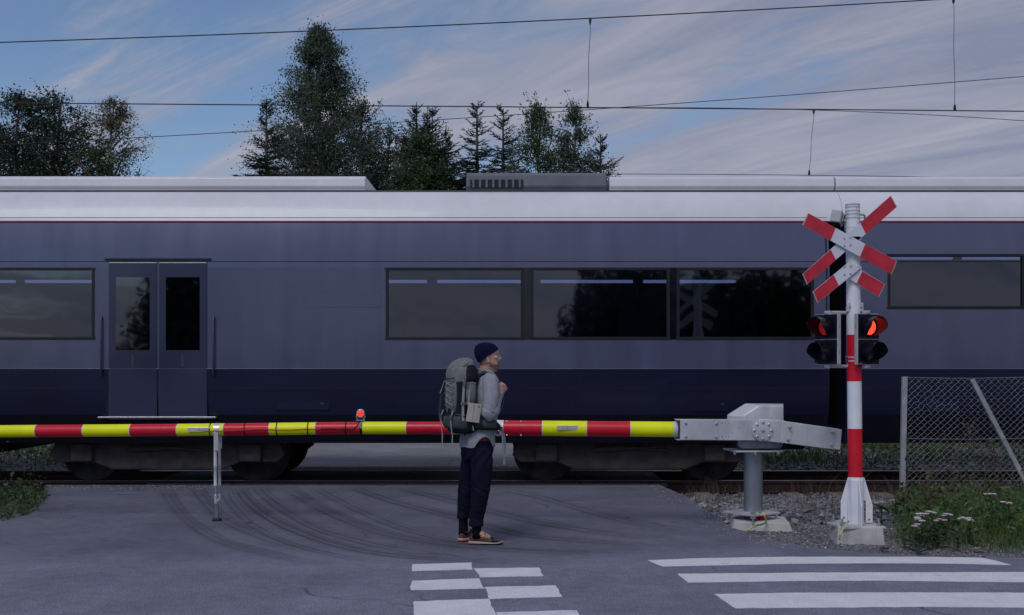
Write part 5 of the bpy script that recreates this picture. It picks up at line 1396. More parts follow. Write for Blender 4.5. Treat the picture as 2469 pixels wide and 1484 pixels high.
m_shirt = cloth('grey_linen_shirt', (.25, .255, .295), (.32, .325, .365), 30, 420)
m_trou = cloth('navy_trousers', (.0045, .0045, .016), (.010, .010, .026), 9, 300)
m_hat = cloth('navy_knit', (.004, .005, .028), (.008, .009, .042), 40, 260, .6)
m_sock = cloth('black_socks', (.004, .004, .008), (.008, .008, .014), 30)
m_under = cloth('maroon_tee', (.13, .035, .035), (.17, .05, .045), 20)
m_hair = mat('cropped_hair', (.19, .13, .11), .8, col2=(.27, .185, .155), scale=90, speck=.2, bump=.4, bscale=300)
m_beard = mat('beard', (.15, .072, .050), .85, col2=(.25, .13, .095), scale=110, speck=.25, bump=.5, bscale=300)

# one continuous body: head, neck, trunk, arms, legs
body = MB()
HROWS = [(1.572, .118, .158, .022), (1.584, .090, .178, .040), (1.603, .058, .186, .052), (1.622, .034, .182, .058), (1.635, .018, .187, .061), (1.645, .012, .1825, .063), (1.654, .006, .188, .065), (1.668, 0, .1835, .067),
         (1.684, -.008, .184, .069), (1.702, -.016, .183, .072), (1.72, -.022, .179, .0745), (1.735, -.026, .1745, .0755), (1.750, -.028, .181, .0765), (1.775, -.028, .175, .0755), (1.80, -.020, .158, .069), (1.818, .006, .132, .053), (1.830, .04, .10, .028)]
YAW = R(7); hf = Vector((math.cos(YAW), math.sin(YAW), 0)); hr_ = Vector((math.sin(YAW), -math.cos(YAW), 0)); HC = Vector((.075, 0, 0))
def hp(x, y, z):          # head frame: x forward (measured like the profile), y to the man's right
    return PO + HC + hf * (x - .075) + hr_ * y + UP * z
rr_ = []
for z, xb, xf, hw in dense(HROWS, 3):
    c = hp((xb + xf) / 2, 0, z); rr_.append(sect(c, (xf - xb) / 2, hw, 40, 2.15, None, hf, hr_, .20))
body.rings(rr_)
body.tube([hp(.174, 0, 1.738), hp(.185, 0, 1.720), hp(.1965, 0, 1.703), hp(.2005, 0, 1.6945), hp(.186, 0, 1.686)], [.006, .0075, .0090, .0088, .008], 12)
for s in (-1, 1): body.ball(hp(.189, s * .009, 1.6905), .0078, 10, 6); body.ball(hp(.172, s * .034, 1.7515), .012, 10, 6, (.8, 1.6, .6)); body.ball(hp(.152, s * .045, 1.705), .020, 12, 8, (1, .8, .9))
def ear(mb, s):
    c = hp(.083, s * .074, 1.690); ring = []
    for k in range(15):
        q = -2.2 + 4.7 * k / 14; ring.append(c + hf * (-.016 * math.cos(q) - .002) + hr_ * s * (.008 + .004 * math.cos(q)) + UP * (.030 * math.sin(q) + .004))
    mb.tube(ring, .0055, 8)
    mb.ball(c + hr_ * s * .003 + UP * -.001, .018, 10, 8, (.75, .30, 1.35)); mb.ball(c + hf * .003 + hr_ * s * .006 + UP * -.026, .008, 8, 6)
for s in (-1, 1): ear(body, s)
body.tube([pw(.05, 0, 1.46), pw(.058, 0, 1.54), pw(.066, 0, 1.60), pw(.072, 0, 1.66)], [.078, .062, .057, .060], 24)
TROWS = [(.86, -.02, .118, .165), (.95, -.012, .118, .160), (1.05, .0, .11, .15), (1.18, .028, .10, .145), (1.3, .036, .105, .155), (1.4, .04, .112, .17), (1.47, .044, .105, .175), (1.52, .052, .075, .15), (1.56, .06, .05, .08)]
body.rings([sect(pw(cx, 0, z), a, b, 36, 2.3) for z, cx, a, b in dense(TROWS, 3)])
SH = {1: Vector((.112, -.165, 1.485)), -1: Vector((-.020, .165, 1.485))}
EL = {1: Vector((.098, -.245, 1.205)), -1: Vector((.035, .265, 1.20))}
WR = {1: Vector((.192, -.135, 1.372)), -1: Vector((.115, .205, 1.37))}
HIP = {1: Vector((.018, -.085, .87)), -1: Vector((-.056, .088, .87))}
KN = {1: Vector((.022, -.095, .49)), -1: Vector((-.118, .10, .51))}
AN = {1: Vector((-.018, -.100, .10)), -1: Vector((-.148, .085, .10))}
for s in (1, -1):
    body.tube([PO + p for p in (SH[s], SH[s].lerp(EL[s], .5), EL[s], EL[s].lerp(WR[s], .35), WR[s])], [.056, .050, .042, .040, .028], 16)
    body.tube([PO + p for p in (HIP[s], HIP[s].lerp(KN[s], .5), KN[s], KN[s].lerp(AN[s], .4), AN[s])], [.075, .062, .045, .036, .030], 16)
    body.tube([PO + AN[s] + Vector((0, 0, .01)), PO + AN[s] + (Vector((.12, 0, -.05)) if s > 0 else Vector((.06, .10, -.05)))], [.036, .03], 12)
# hands: palm joins the body, fingers bend round the shoulder strap
def hand(mb, fingers, s):
    w = PO + WR[s]; d = (WR[s] - EL[s]).normalized()
    d = (d * .55 + Vector((.30, .12 * s, .55))).normalized()         # back of hand goes on up from the wrist
    back = Vector((.80, -.50 * s, .25)); back = (back - d * back.dot(d)).normalized()   # side of the knuckles
    across = d.cross(back).normalized() * (1 if s > 0 else -1)
    rows = []
    for t, w_, th in ((-.02, .026, .022), (.01, .030, .021), (.04, .038, .020), (.07, .042, .019), (.085, .040, .016)):
        rows.append(sect(w + d * t, th, w_, 16, 2.6, None, back, across))
    mb.rings(rows)
    kn = w + d * .082
    for i, (o, L) in enumerate(((-.030, .92), (-.010, 1.0), (.011, .95), (.030, .76))):
        k0 = kn + across * o + back * .004 - d * (.006 * abs(i - 1.2))
        p1 = k0 + (d * .35 + back * .25) .normalized() * .012
        p2 = p1 + (d * .30 - back * .75).normalized() * .036 * L - back * 0
        p3 = p2 + (-back * .80 - d * .75).normalized() * .026 * L
        p4 = p3 + (back * .15 - d * 1.0).normalized() * .020 * L
        fingers.tube([k0 - d * .02, p1, p2, p3, p4, p4 - d * .006], [.0105, .0105, .0095, .0088, .0078, .004], 10)
        fingers.ball(p1, .0112, 10, 6); fingers.ball(p2, .0100, 8, 6)
    t0 = w + d * .028 - across * .030; t1 = t0 - across * .016 + d * .022 - back * .012; t2 = t1 + d * .028 - back * .016 + across * .012; t3 = t2 + d * .014 - back * .012 + across * .018
    fingers.tube([t0, t1, t2, t3], [.014, .0125, .0110, .007], 10)
fing = MB()
for s in (1, -1): hand(body, fing, s)
bme = remeshed(body, .0046, 3)
# fingers are joined into the same mesh so that they stay apart
bm = bmesh.new(); bm.from_mesh(bme); fm = fing.mesh('f'); b2 = bmesh.new(); b2.from_mesh(fm); bmesh.ops.recalc_face_normals(b2, faces=b2.faces); b2.to_mesh(fm); b2.free(); bm.from_mesh(fm); bm.to_mesh(bme); bm.free()
man = thing('person', 'standing man in a dark knit cap, grey shirt and cropped trousers, carrying a large rucksack and looking right', 'person', tuple(PO))
tag(man, 'man in navy knit cap, grey shirt and navy trousers, seen in profile before the barrier')
head_src = bme.copy()
place('body', bme, m_skin, man)
def region(name, test, off, m, rim=True, smooth_n=0, rough_fn=None):
    bm = bmesh.new(); bm.from_mesh(head_src); bm.normal_update()
    dele = []
    for f in bm.faces:
        q = f.calc_center_median() - PO - HC; x = q.dot(hf) + .075; y = q.dot(hr_); z = q.z
        if z < 1.54 or not test(x, y, z): dele.append(f)
    bmesh.ops.delete(bm, geom=dele, context='FACES')
    for k in range(smooth_n): bmesh.ops.smooth_vert(bm, verts=[v for v in bm.verts if not v.is_boundary], factor=.5, use_axis_x=True, use_axis_y=True, use_axis_z=True)
    bm.normal_update(); nn = {v: v.normal.copy() for v in bm.verts}
    for v in bm.verts:
        o = off(v.co - PO) if callable(off) else off
        v.co += nn[v] * o
    if rim:
        be = [e for e in bm.edges if e.is_boundary]; r = bmesh.ops.extrude_edge_only(bm, edges=be)
        src = {}
        for g in r['geom']:
            if isinstance(g, bmesh.types.BMVert):
                o = off(g.co - PO) if callable(off) else off
                ns = [e.other_vert(g) for e in g.link_edges if e.other_vert(g) in nn]
                if ns: g.co -= nn[ns[0]] * (o + .002)
    me = bpy.data.meshes.new(name); bm.to_mesh(me); bm.free()
    return place(name, me, m, man)
def hatline(x): return 1.664 + .70 * x - .55 * max(0, x - .11) ** 1.5
earbox = lambda x, y, z: .058 < x < .112 and 1.655 < z < 1.728 and abs(y) > .055
def ribs(q):
    a = math.atan2(q.y, q.x - .07); fold = .004 * math.exp(-((q.z - (hatline(q.x) + .035)) / .006) ** 2)
    return .0095 + .0011 * math.sin(a * 52) - fold + .003 * max(0, (q.z - 1.79) / .04) + .006 * max(0, min(1, (.05 - q.x) / .07))
region('knit_cap', lambda x, y, z: z > hatline(x) and x > -.2, ribs, m_hat, True, 6)
region('hair', lambda x, y, z: x < .106 - .5 * max(0, 1.70 - z) and z > 1.632 + .15 * max(0, x) and z < hatline(x) + .02 and not earbox(x, y, z), .0016, m_hair, False)
def is_beard(x, y, z):
    if earbox(x, y, z) or abs(y) > .10: return False
    if x > .168 and z > 1.634 and z < 1.655 and abs(y) < .022: return False      # lips
    if x > .172: return z < 1.669
    top = 1.640 + .55 * max(0, .128 - x) + .10 * max(0, x - .15)
    bot = 1.580 + .50 * max(0, .172 - x)
    return bot < z < min(top, 1.700) and x > .092
region('beard', is_beard, lambda q: .0010 + .0009 * mnoise.noise((q.x * 300, q.y * 300, q.z * 300)), m_beard, False)
m_eye = mat('eye_white', (.30, .27, .27), .2, var=.05); m_iris = mat('iris', (.02, .035, .05), .15)
for s in (-1, 1):
    e = MB().ball(hp(.1605, s * .030, 1.7355), .0108, 14, 10).build('eye', m_eye, man, smooth=180)
    MB().ball(hp(.1695, s * .0310, 1.7350), .0050, 12, 8, (.6, 1, 1)).build('iris', m_iris, e, smooth=180)
    MB().tube([hp(.1755, s * .016, 1.7425), hp(.1725, s * .032, 1.7445), hp(.1655, s * .046, 1.7395)], [.0030, .0046, .0030], 6).build('eyelid', m_skin, man, smooth=180)
    MB().tube([hp(.1835, s * .014, 1.7545), hp(.1815, s * .030, 1.7585), hp(.1740, s * .046, 1.7555)], [.0024, .0034, .0016], 6).build('eyebrow', m_beard, man, smooth=180)
m_lip = mat('lips', (.30, .10, .085), .5, var=.1, scale=60)
MB().tube([hp(.1785, -.024, 1.6465), hp(.1865, -.012, 1.6415), hp(.1885, 0, 1.6405), hp(.1865, .012, 1.6415), hp(.1785, .024, 1.6475)], [.001, .0036, .0042, .0036, .001], 8).tube([hp(.1785, -.024, 1.6475), hp(.1870, -.012, 1.6505), hp(.1895, 0, 1.6510), hp(.1870, .012, 1.6505), hp(.1785, .024, 1.6475)], [.001, .0028, .0032, .0028, .001], 8).build('lips', m_lip, man, smooth=180)

# ---- shirt: open at the hem with rounded side vents, sleeves to the wrist
def wr(q, a, f, k=(1, 1, 1), o=0): return a * mnoise.noise((q.x * f * k[0] + o, q.y * f * k[1], q.z * f * k[2]))
SROWS = [(.885, -.018, .150, .200), (.95, -.014, .149, .198), (1.05, .0, .140, .186), (1.18, .030, .127, .178), (1.3, .038, .128, .188), (1.4, .041, .133, .198), (1.455, .045, .128, .203), (1.50, .051, .108, .192), (1.535, .058, .086, .150), (1.558, .063, .073, .098), (1.580, .066, .066, .074)]
sh = MB()
def hem(t, z):
    lat = abs(math.sin(t)); v = .100 * max(0, (lat - .80) / .20) ** 1.4 - (.028 if math.cos(t) > .2 else 0) * 0
    return v * max(0, (1.02 - z) / .135)
rows = dense(SROWS, 5); rings = []
for z, cx, a, b in rows: rings.append(sect(pw(cx, 0, z), a, b, 72, 2.25, lambda t, z=z: hem(t, z)))
sh.rings(rings, False)
inner = [[p.lerp(sum(r, Vector()) / len(r), .02) for p in r] for r in rings[:3]]
sh.rings([rings[0]] + inner, False)
# collar band
col = [sect(pw(.066, 0, z), a, b, 48, 2.1, lambda t: -.014 * math.cos(t)) for z, a, b in ((1.562, .069, .080), (1.590, .066, .072), (1.594, .063, .068), (1.588, .061, .066))]
sh.rings(col, False)
def sleeve(s):
    S, E, W = SH[s], EL[s], WR[s]; mid = S.lerp(E, .5) + Vector((.01, -.012 * s, 0))
    pts = [S + Vector((-.02, .055 * s, .01)), S, mid, E.lerp(mid, .25), E + Vector((-.004, -.008 * s, -.012)), E.lerp(W, .22) + Vector((.014, 0, -.012)), E.lerp(W, .55), E.lerp(W, .90), E.lerp(W, 1.02)]
    rad = [.060, .074, .071, .068, .066, .062, .054, .042, .041]
    dr = dense([tuple(p) + (r_,) for p, r_ in zip(pts, rad)], 6)
    sh.tube([PO + Vector(r_[:3].tolist()) for r_ in dr], [float(r_[3]) for r_ in dr], 28)
    sh.tube([PO + E.lerp(W, .90), PO + E.lerp(W, .905), PO + E.lerp(W, 1.04), PO + E.lerp(W, 1.045)], [.041, .0445, .0435, .038], 28)
for s in (1, -1): sleeve(s)
sme = sh.mesh('shirt'); bm = bmesh.new(); bm.from_mesh(sme); bmesh.ops.recalc_face_normals(bm, faces=bm.faces); bm.to_mesh(sme); bm.free()
def shirt_fold(q):
    arm_zone = max(0, 1 - (q - EL[1]).length / .16)
    r_ = wr(q, .010, 7, (1, 1, .5)) + wr(q, .0065, 15, (1, 1, .7), 5)
    r_ += .0075 * arm_zone * math.sin(q.z * 150 + q.x * 90 + 2 * mnoise.noise((q.x * 9, q.y * 9, q.z * 9)))
    if q.z < 1.10 and abs(q.x) < .4: r_ += .010 * mnoise.noise((math.atan2(q.y, q.x + .02) * 2.4, q.z * 1.5, 2)) * min(1, (1.10 - q.z) / .15)
    return r_
displaced(sme, shirt_fold)
shirt = place('shirt', sme, m_shirt, man)
MB().rings([sect(pw(-.014, 0, z), a, b, 40, 2.3) for z, a, b in ((.945, .138, .178), (1.0, .139, .181), (1.08, .128, .172))], False).build('undershirt', m_under, man, smooth=180, recalc=True)
# ---- trousers
tr = MB()
PR = [(.76, -.02, .120, .150), (.80, -.02, .135, .172), (.87, -.02, .142, .180), (.93, -.018, .136, .177), (.985, -.014, .130, .172)]
tr.rings([sect(pw(cx, 0, z), a, b, 36, 2.4) for z, cx, a, b in dense(PR, 3)])
LEG = {1: [(.88, .022, -.085, .098), (.76, .026, -.090, .098), (.62, .026, -.096, .089), (.49, .018, -.100, .081), (.34, .000, -.102, .073), (.235, -.016, -.102, .065), (.168, -.022, -.102, .063)],
       -1: [(.88, -.056, .085, .098), (.76, -.078, .090, .092), (.62, -.105, .098, .080), (.50, -.126, .100, .070), (.36, -.140, .098, .062), (.26, -.148, .092, .056), (.212, -.150, .090, .055)]}
for s in (1, -1): tr.rings([sect(pw(x, y, z), r_ * 1.02, r_ * 1.08, 28, 2.2) for z, x, y, r_ in dense(LEG[s], 4)])
tme = remeshed(tr, .0065, 4)
def tro_fold(q):
    low = max(0, (.62 - q.z) / .5); r_ = wr(q, .008, 7, (1, 1, .3)) + wr(q, .0030, 20, (1, 1, .5), 3)
    r_ += .0016 * low * math.sin(q.z * 125 + 5 * mnoise.noise((q.x * 6, q.y * 6, q.z * 5)) + q.x * 14)
    r_ += .0035 * max(0, 1 - abs(q.z - .50) / .10) * math.sin(q.z * 95 + q.x * 60 + 3 * mnoise.noise((q.x * 8, q.y * 8, q.z * 4)))
    r_ += .005 * max(0, 1 - abs(q.z - .80) / .12) * math.sin(q.x * 75 - q.z * 60)
    if q.z < .20 and q.y < 0 or (q.z < .238 and q.y > 0): r_ += .0025
    return r_
displaced(tme, tro_fold); place('trousers', tme, m_trou, man)
# pocket welt and side seam
MB().tube([pw(.075, -.158, .955), pw(.088, -.160, .90), pw(.070, -.168, .84)], .0025, 6).build('pocket_seam', m_sock, man, smooth=60)
for s in (1, -1):
    a = AN[s]; MB().tube([PO + a + Vector((0, 0, -.04)), PO + a, PO + a + Vector((0, 0, .10)), PO + a + Vector((.0, 0, .16))], [.046, .044, .043, .045], 20).build('sock', m_sock, man, smooth=180)
# ---- trainers
m_tan = mat('tan_suede', (.065, .032, .028), .8, col2=(.100, .052, .044), scale=18, speck=.1)
m_mar = mat('maroon_suede', (.050, .012, .015), .8, col2=(.075, .02, .022), scale=16)
m_sole = mat('cream_midsole', (.52, .47, .42), .6, var=.06, scale=12)
m_coral = mat('coral_heel', (.45, .075, .07), .45, var=.12, scale=30)
m_olive = mat('olive_trim', (.13, .105, .065), .6, var=.1)
def shoe(heel, ang, nm):
    u = Vector((math.cos(ang), math.sin(ang), 0)); v = Vector((math.sin(ang), -math.cos(ang), 0)); H = PO + heel
    Q = lambda a, b, c: H + u * a + v * b + UP * c
    WID = [(0, .024), (.02, .034), (.06, .037), (.12, .038), (.18, .046), (.22, .049), (.26, .044), (.285, .031), (.300, .010)]
    TOP = [(0, .070), (.015, .088), (.04, .088), (.075, .080), (.11, .088), (.14, .094), (.17, .078), (.21, .060), (.25, .052), (.28, .043), (.300, .030)]
    sole_z = [(0, .030), (.1, .027), (.2, .020), (.26, .018), (.300, .022)]
    toe = lambda a: .012 * max(0, (a - .22) / .08) ** 2
    ns = 22; fr_ = [(.302 * (1 - math.cos(math.pi * i / ns)) / 2) for i in range(ns + 1)]
    rings = []
    for a in fr_:
        w = interp(a, WID); h = interp(a, TOP) + toe(a); z0 = interp(a, sole_z) + toe(a); r_ = []
        for k in range(17):
            q = math.pi * k / 16; r_.append(Q(a, w * .98 * math.copysign(abs(math.cos(q)) ** .75, math.cos(q)) * (1 - .20 * math.sin(q)), z0 - .006 + (h - z0) * math.sin(q) ** .85))
        rings.append(r_)
    root = MB().rings(rings, True, True).build('shoe', m_tan, man, smooth=50)
    def slab(name, z0, z1, m, a0=0, a1=.302, grow=1.04):
        rr2 = []
        fs = [a0 + (a1 - a0) * (1 - math.cos(math.pi * i / 16)) / 2 for i in range(17)]
        for a in fs:
            w = interp(a, WID) * grow + .002; b0 = z0(a) + toe(a) * .8; b1 = z1(a) + toe(a) * .8
            rr2.append([Q(a + (a - .15) * .035, -w, b0 + .003), Q(a + (a - .15) * .035, -w * 1.02, b1), Q(a + (a - .15) * .035, w * 1.02, b1), Q(a + (a - .15) * .035, w, b0 + .003), Q(a + (a - .15) * .03, 0, b0)])
        return MB().rings(rr2).build(name, m, root, bevel=.002, seg=1)
    slab('midsole', lambda a: .010, lambda a: interp(a, sole_z) + .004, m_sole)
    slab('heel_cushion', lambda a: .006, lambda a: .022 - .006 * (a / .1), m_coral, -.003, .104, 1.09)
    slab('outsole', lambda a: 0, lambda a: .0105, m_sock, .0, .300, 1.0)
    def shell(name, a0, a1, q0, q1, m, off=.0016, cut=None):
        R2 = []
        na = 12
        for i in range(na + 1):
            a = a0 + (a1 - a0) * i / na; r_ = []
            for k in range(9):
                f0_, f1_ = (q0(a), q1(a)) if callable(q0) else (q0, q1)
                q = f0_ + (f1_ - f0_) * k / 8
                w = interp(a, WID) + off; h = interp(a, TOP) + toe(a) + off; z0 = interp(a, sole_z) + toe(a)
                r_.append(Q(a, w * .98 * math.copysign(abs(math.cos(q)) ** .75, math.cos(q)) * (1 - .20 * math.sin(q)), z0 - .006 + (h - z0) * math.sin(q) ** .85))
            R2.append(r_)
        return MB().rings(R2, False, False).build(name, m, root, smooth=60, recalc=False)
    for s in (0, 1):
        fl = (lambda q: q) if s == 0 else (lambda q: math.pi - q)
        shell('heel_counter', .004, .115, fl(.05), fl(.85), m_mar)
        shell('side_panel', .115, .205, fl(.05), fl(.42), m_mar)
        for k in range(3):
            pts = []
            for i in range(7):
                t = i / 6; a = .135 + .028 * k + .030 * (1 - t) * (1 if k < 2 else .4) - .004; q = fl(.10 + .95 * t)
                w = interp(a, WID) + .003; h = interp(a, TOP) + toe(a) + .003; z0 = interp(a, sole_z) + toe(a)
                pts.append(Q(a, w * .98 * math.copysign(abs(math.cos(q)) ** .75, math.cos(q)) * (1 - .20 * math.sin(q)), z0 - .006 + (h - z0) * math.sin(q) ** .85))
            MB().tube(pts, .0028, 5).build('side_stripe', m_olive, root, smooth=60)
        shell('mesh_inset', .200, .262, fl(.15), fl(.75), m_sock, .0010)
    shell('toe_cap', .262, .300, .05, math.pi - .05, m_tan, .0022)
    shell('tongue', .115, .235, math.pi / 2 - .38, math.pi / 2 + .38, m_sock, .0020)
    lc = MB()
    for k in range(6):
        a = .125 + .018 * k; z = interp(a, TOP) + toe(a) + .004
        lc.tube([Q(a, -.024, z - .007), Q(a + .005, 0, z + .002), Q(a + .009, .024, z - .007)], .0026, 5)
    for s in (-1, 1): lc.tube([Q(.128, 0, .098), Q(.135, s * .018, .108), Q(.150, s * .036, .104), Q(.148, s * .030, .092), Q(.135, s * .008, .095)], .0024, 5)
    lc.build('laces', m_sock, root, smooth=60)
    cr = []
    for k in range(25):
        q = 2 * math.pi * k / 24; a = .072 + .050 * math.cos(q); cr.append(Q(a, .033 * math.sin(q), interp(a, TOP) + .002))
    MB().tube(cr, .0065, 6, False).build('collar', m_tan, root, smooth=60)
shoe(Vector((-.085, -.098, 0)), R(-3), 'r')
shoe(Vector((-.172, .035, 0)), R(52), 'l')

# ================================================================== RUCKSACK
m_pgrey = cloth('rucksack_grey_green', (.140, .150, .142), (.190, .200, .185), 12, 300, .2, .7)
m_plow = cloth('rucksack_dark_green', (.045, .056, .056), (.072, .084, .080), 10, 300, .2, .65)
m_pblk = cloth('rucksack_black', (.010, .010, .016), (.020, .020, .026), 10, 300, .25, .7)
m_web = cloth('grey_webbing', (.27, .28, .30), (.34, .35, .37), 60, 500, .2, .7)
m_bck = mat('buckle_plastic', (.10, .105, .12), .4, var=.1)
m_cord = mat('pale_cord', (.34, .34, .35), .8, var=.1, scale=80)
PC = Vector((.05, 0, 0))
def pk(u, v, z): return PO + PC + FW * u + RT_ * v + UP * z
pack = thing('rucksack', 'tall grey-green hiking rucksack with pale lacing on the standing man\'s back', 'rucksack', tuple(pk(-.237, 0, 1.015)))
def fabric(mb, name, m, parent, amp=.005, f=11, voxel=None, k=(1, 1, 1)):
    me = mb.mesh(name); bm = bmesh.new(); bm.from_mesh(me); bmesh.ops.recalc_face_normals(bm, faces=bm.faces); bm.to_mesh(me); bm.free()
    displaced(me, lambda q: wr(q, amp, f, k) + wr(q, amp * .5, f * 2.6, k, 4)); return place(name, me, m, parent)
def prow(rows, n=56, p=3.4, k=5): return [sect(pk(cu, cv, z), du, dv, n, p) for z, cu, cv, du, dv in dense(rows, k)]
fabric(MB().rings(prow([(1.012, -.225, 0, .055, .10), (1.02, -.228, 0, .085, .135), (1.05, -.235, 0, .102, .153), (1.14, -.237, 0, .104, .156), (1.28, -.237, 0, .100, .154), (1.42, -.236, 0, .099, .153), (1.50, -.236, 0, .100, .154), (1.515, -.236, 0, .06, .10)])), 'pack_bag', m_pblk, pack, .004, 10)
lid = fabric(MB().rings(prow([(1.475, -.238, 0, .08, .13), (1.480, -.238, 0, .106, .160), (1.52, -.238, 0, .113, .168), (1.575, -.235, 0, .112, .165), (1.625, -.224, 0, .100, .152), (1.665, -.206, 0, .080, .130), (1.690, -.190, 0, .052, .095), (1.700, -.182, 0, .02, .04)], 56, 2.8)), 'lid', m_pgrey, pack, .007, 9)
fabric(MB().rings([sect(pk(-.19, .05, z), du, dv, 40, 2.6) for z, du, dv in ((1.485, .09, .128), (1.53, .092, .132), (1.585, .085, .128), (1.625, .066, .112), (1.64, .05, .09))]), 'lid_side_panel', m_pblk, lid, .004, 12)
MB().tube([pk(-.20, .095, 1.668), pk(-.15, .075, 1.682), pk(-.125, .04, 1.688)], .0055, 6).build('lid_zip', m_pblk, lid, smooth=60)
MB().tube([pk(-.345, .06, 1.565), pk(-.30, .13, 1.60), pk(-.24, .155, 1.635), pk(-.17, .12, 1.672)], .003, 6).build('lid_seam', m_plow, lid, smooth=60)
MB().tube([pk(-.351, -.14, 1.515), pk(-.353, 0, 1.512), pk(-.345, .13, 1.520)], .004, 6).build('lid_piping', m_plow, lid, smooth=60)
# back panel with lacing
def panel_(name, pts, th, m, parent, bev=.012):
    return MB().prism([pk(*p) for p in pts], FW * th).build(name, m, parent, smooth=60, bevel=bev)
fabric(MB().rings([sect(pk(-.325, 0, z), du, dv, 40, 3.0) for z, du, dv in ((1.20, .012, .09), (1.21, .020, .118), (1.30, .026, .130), (1.42, .026, .130), (1.495, .020, .120), (1.50, .01, .09))]), 'lacing_panel', m_pgrey, pack, .003, 14)
zl = [1.490, 1.434, 1.378, 1.322, 1.266]
for s in (1, -1):
    pts = []
    for k, z in enumerate(zl):
        e = s * (.112 if k % 2 == 0 else -.112) * (1 - .06 * k / 4); pts.append(pk(-.353 + .010 * (abs(e) / .11) ** 3, e, z))
        if k < 4: pts.append(pk(-.3565, 0, z - .028))
    MB().tube(pts, .0034, 6).build('lacing_cord', m_cord, pack, smooth=60)
for z in zl:
    for v in (-.116, .116): MB().box(pk(-.345, v, z), (.012, .012, .012), PHI).build('cord_loop', m_bck, pack, bevel=.002)
MB().tube([pk(-.353, -.11, 1.49), pk(-.362, -.125, 1.45), pk(-.372, -.14, 1.395), pk(-.382, -.15, 1.375)], .003, 5).build('loose_cord', m_cord, pack, smooth=60)
MB().tube([pk(-.353, -.11, 1.49), pk(-.366, -.12, 1.44), pk(-.378, -.155, 1.385)], .003, 5).build('loose_cord', m_cord, pack, smooth=60)
MB().box(pk(-.352, .02, 1.225), (.004, .05, .036), PHI).build('patch', m_pblk, pack, bevel=.001)
# lower pocket, wraps the back and side
lp = fabric(MB().rings(prow([(1.055, -.262, .0, .075, .13), (1.065, -.268, .0, .098, .158), (1.10, -.274, .0, .108, .168), (1.15, -.272, .0, .106, .168), (1.185, -.264, .0, .092, .158), (1.197, -.255, .0, .07, .13)], 56, 3.0)), 'lower_pocket', m_plow, pack, .006, 12)
MB().tube([pk(-.372, -.10, 1.185), pk(-.366, .05, 1.188), pk(-.33, .155, 1.185), pk(-.25, .174, 1.172), pk(-.19, .170, 1.12), pk(-.178, .165, 1.08)], .0055, 6).build('pocket_zip', m_pblk, lp, smooth=60)
MB().tube([pk(-.178, .172, 1.088), pk(-.180, .180, 1.06), pk(-.176, .182, 1.045)], .005, 6).build('zip_pull', m_web, lp, smooth=60)
# side panels
fabric(MB().rings([sect(pk(-.190, .135, z), du, dv, 32, 3.2) for z, du, dv in ((1.275, .03, .02), (1.285, .046, .030), (1.36, .050, .034), (1.44, .050, .033), (1.475, .045, .028), (1.482, .03, .02))]), 'side_panel', m_pgrey, pack, .003, 14)
fabric(MB().rings([sect(pk(-.190, .138, z), du, dv, 32, 3.2) for z, du, dv in ((1.035, .05, .02), (1.045, .058, .030), (1.12, .060, .036), (1.185, .055, .034), (1.195, .05, .028))]), 'side_pocket', m_pblk, pack, .003, 14)
def strap(name, pts, w, th, m, parent, wdir=None):
    rings = []
    P = [Vector(p) for p in pts]
    for i, p in enumerate(P):
        t = (P[min(i + 1, len(P) - 1)] - P[max(0, i - 1)]).normalized()
        a = wdir[i] if isinstance(wdir, list) else (wdir or FW); a = (a - t * a.dot(t)).normalized(); b = t.cross(a)
        rings.append([p + a * w / 2 + b * th / 2, p - a * w / 2 + b * th / 2, p - a * w / 2 - b * th / 2, p + a * w / 2 - b * th / 2])
    return MB().rings(rings).build(name, m, parent, bevel=.0008, seg=1)
SD = .166
strap('compression_strap', [pk(-.262, SD - .004, 1.50), pk(-.262, SD, 1.46), pk(-.268, SD, 1.38), pk(-.272, SD, 1.30), pk(-.274, SD + .003, 1.20), pk(-.272, SD + .008, 1.13)], .024, .003, m_web, pack)
strap('compression_strap', [pk(-.205, SD + .002, 1.49), pk(-.212, SD + .006, 1.40), pk(-.222, SD + .006, 1.29), pk(-.215, SD + .004, 1.22)], .018, .003, m_web, pack)
strap('compression_strap', [pk(-.29, SD - .006, 1.288), pk(-.23, SD + .008, 1.288), pk(-.17, SD + .012, 1.276), pk(-.125, SD - .01, 1.272)], .018, .003, m_web, pack, UP)
strap('edge_strap', [pk(-.236, .158, 1.478), pk(-.19, .172, 1.478), pk(-.145, .160, 1.470)], .016, .003, m_web, pack, UP)
strap('hanging_strap', [pk(-.205, SD + .016, 1.268), pk(-.185, SD + .020, 1.23), pk(-.165, SD + .022, 1.18), pk(-.155, SD + .022, 1.125)], .018, .003, m_web, pack)
for u, z in ((-.262, 1.475), (-.225, 1.462)):
    b = MB().box(pk(u, SD + .006, z), (.030, .010, .034), PHI).box(pk(u, SD + .007, z - .026), (.022, .008, .022), PHI).build('buckle', m_bck, pack, bevel=.003)
for u, z in ((-.262, 1.288),): MB().box(pk(u, SD + .008, z), (.046, .010, .024), PHI).build('buckle', m_bck, pack, bevel=.003)
# straps over the lower pocket and hanging free
for v, u in ((.128, -.372), (-.128, -.376)):
    strap('pocket_strap', [pk(u + .02, v, 1.225), pk(u + .006, v, 1.19), pk(u - .003, v, 1.13), pk(u + .002, v, 1.06), pk(u + .012, v, 1.0), pk(u + .010, v, .92), pk(u + .014, v + .006, .83 if v > 0 else .85)], .024, .003, m_web, pack, RT_)
    MB().box(pk(u - .004, v, 1.165), (.012, .034, .040), PHI).build('buckle', m_bck, pack, bevel=.003)
strap('side_webbing', [pk(-.352, -.150, 1.44), pk(-.372, -.158, 1.32), pk(-.380, -.160, 1.18), pk(-.372, -.155, 1.12)], .022, .004, m_plow, pack)
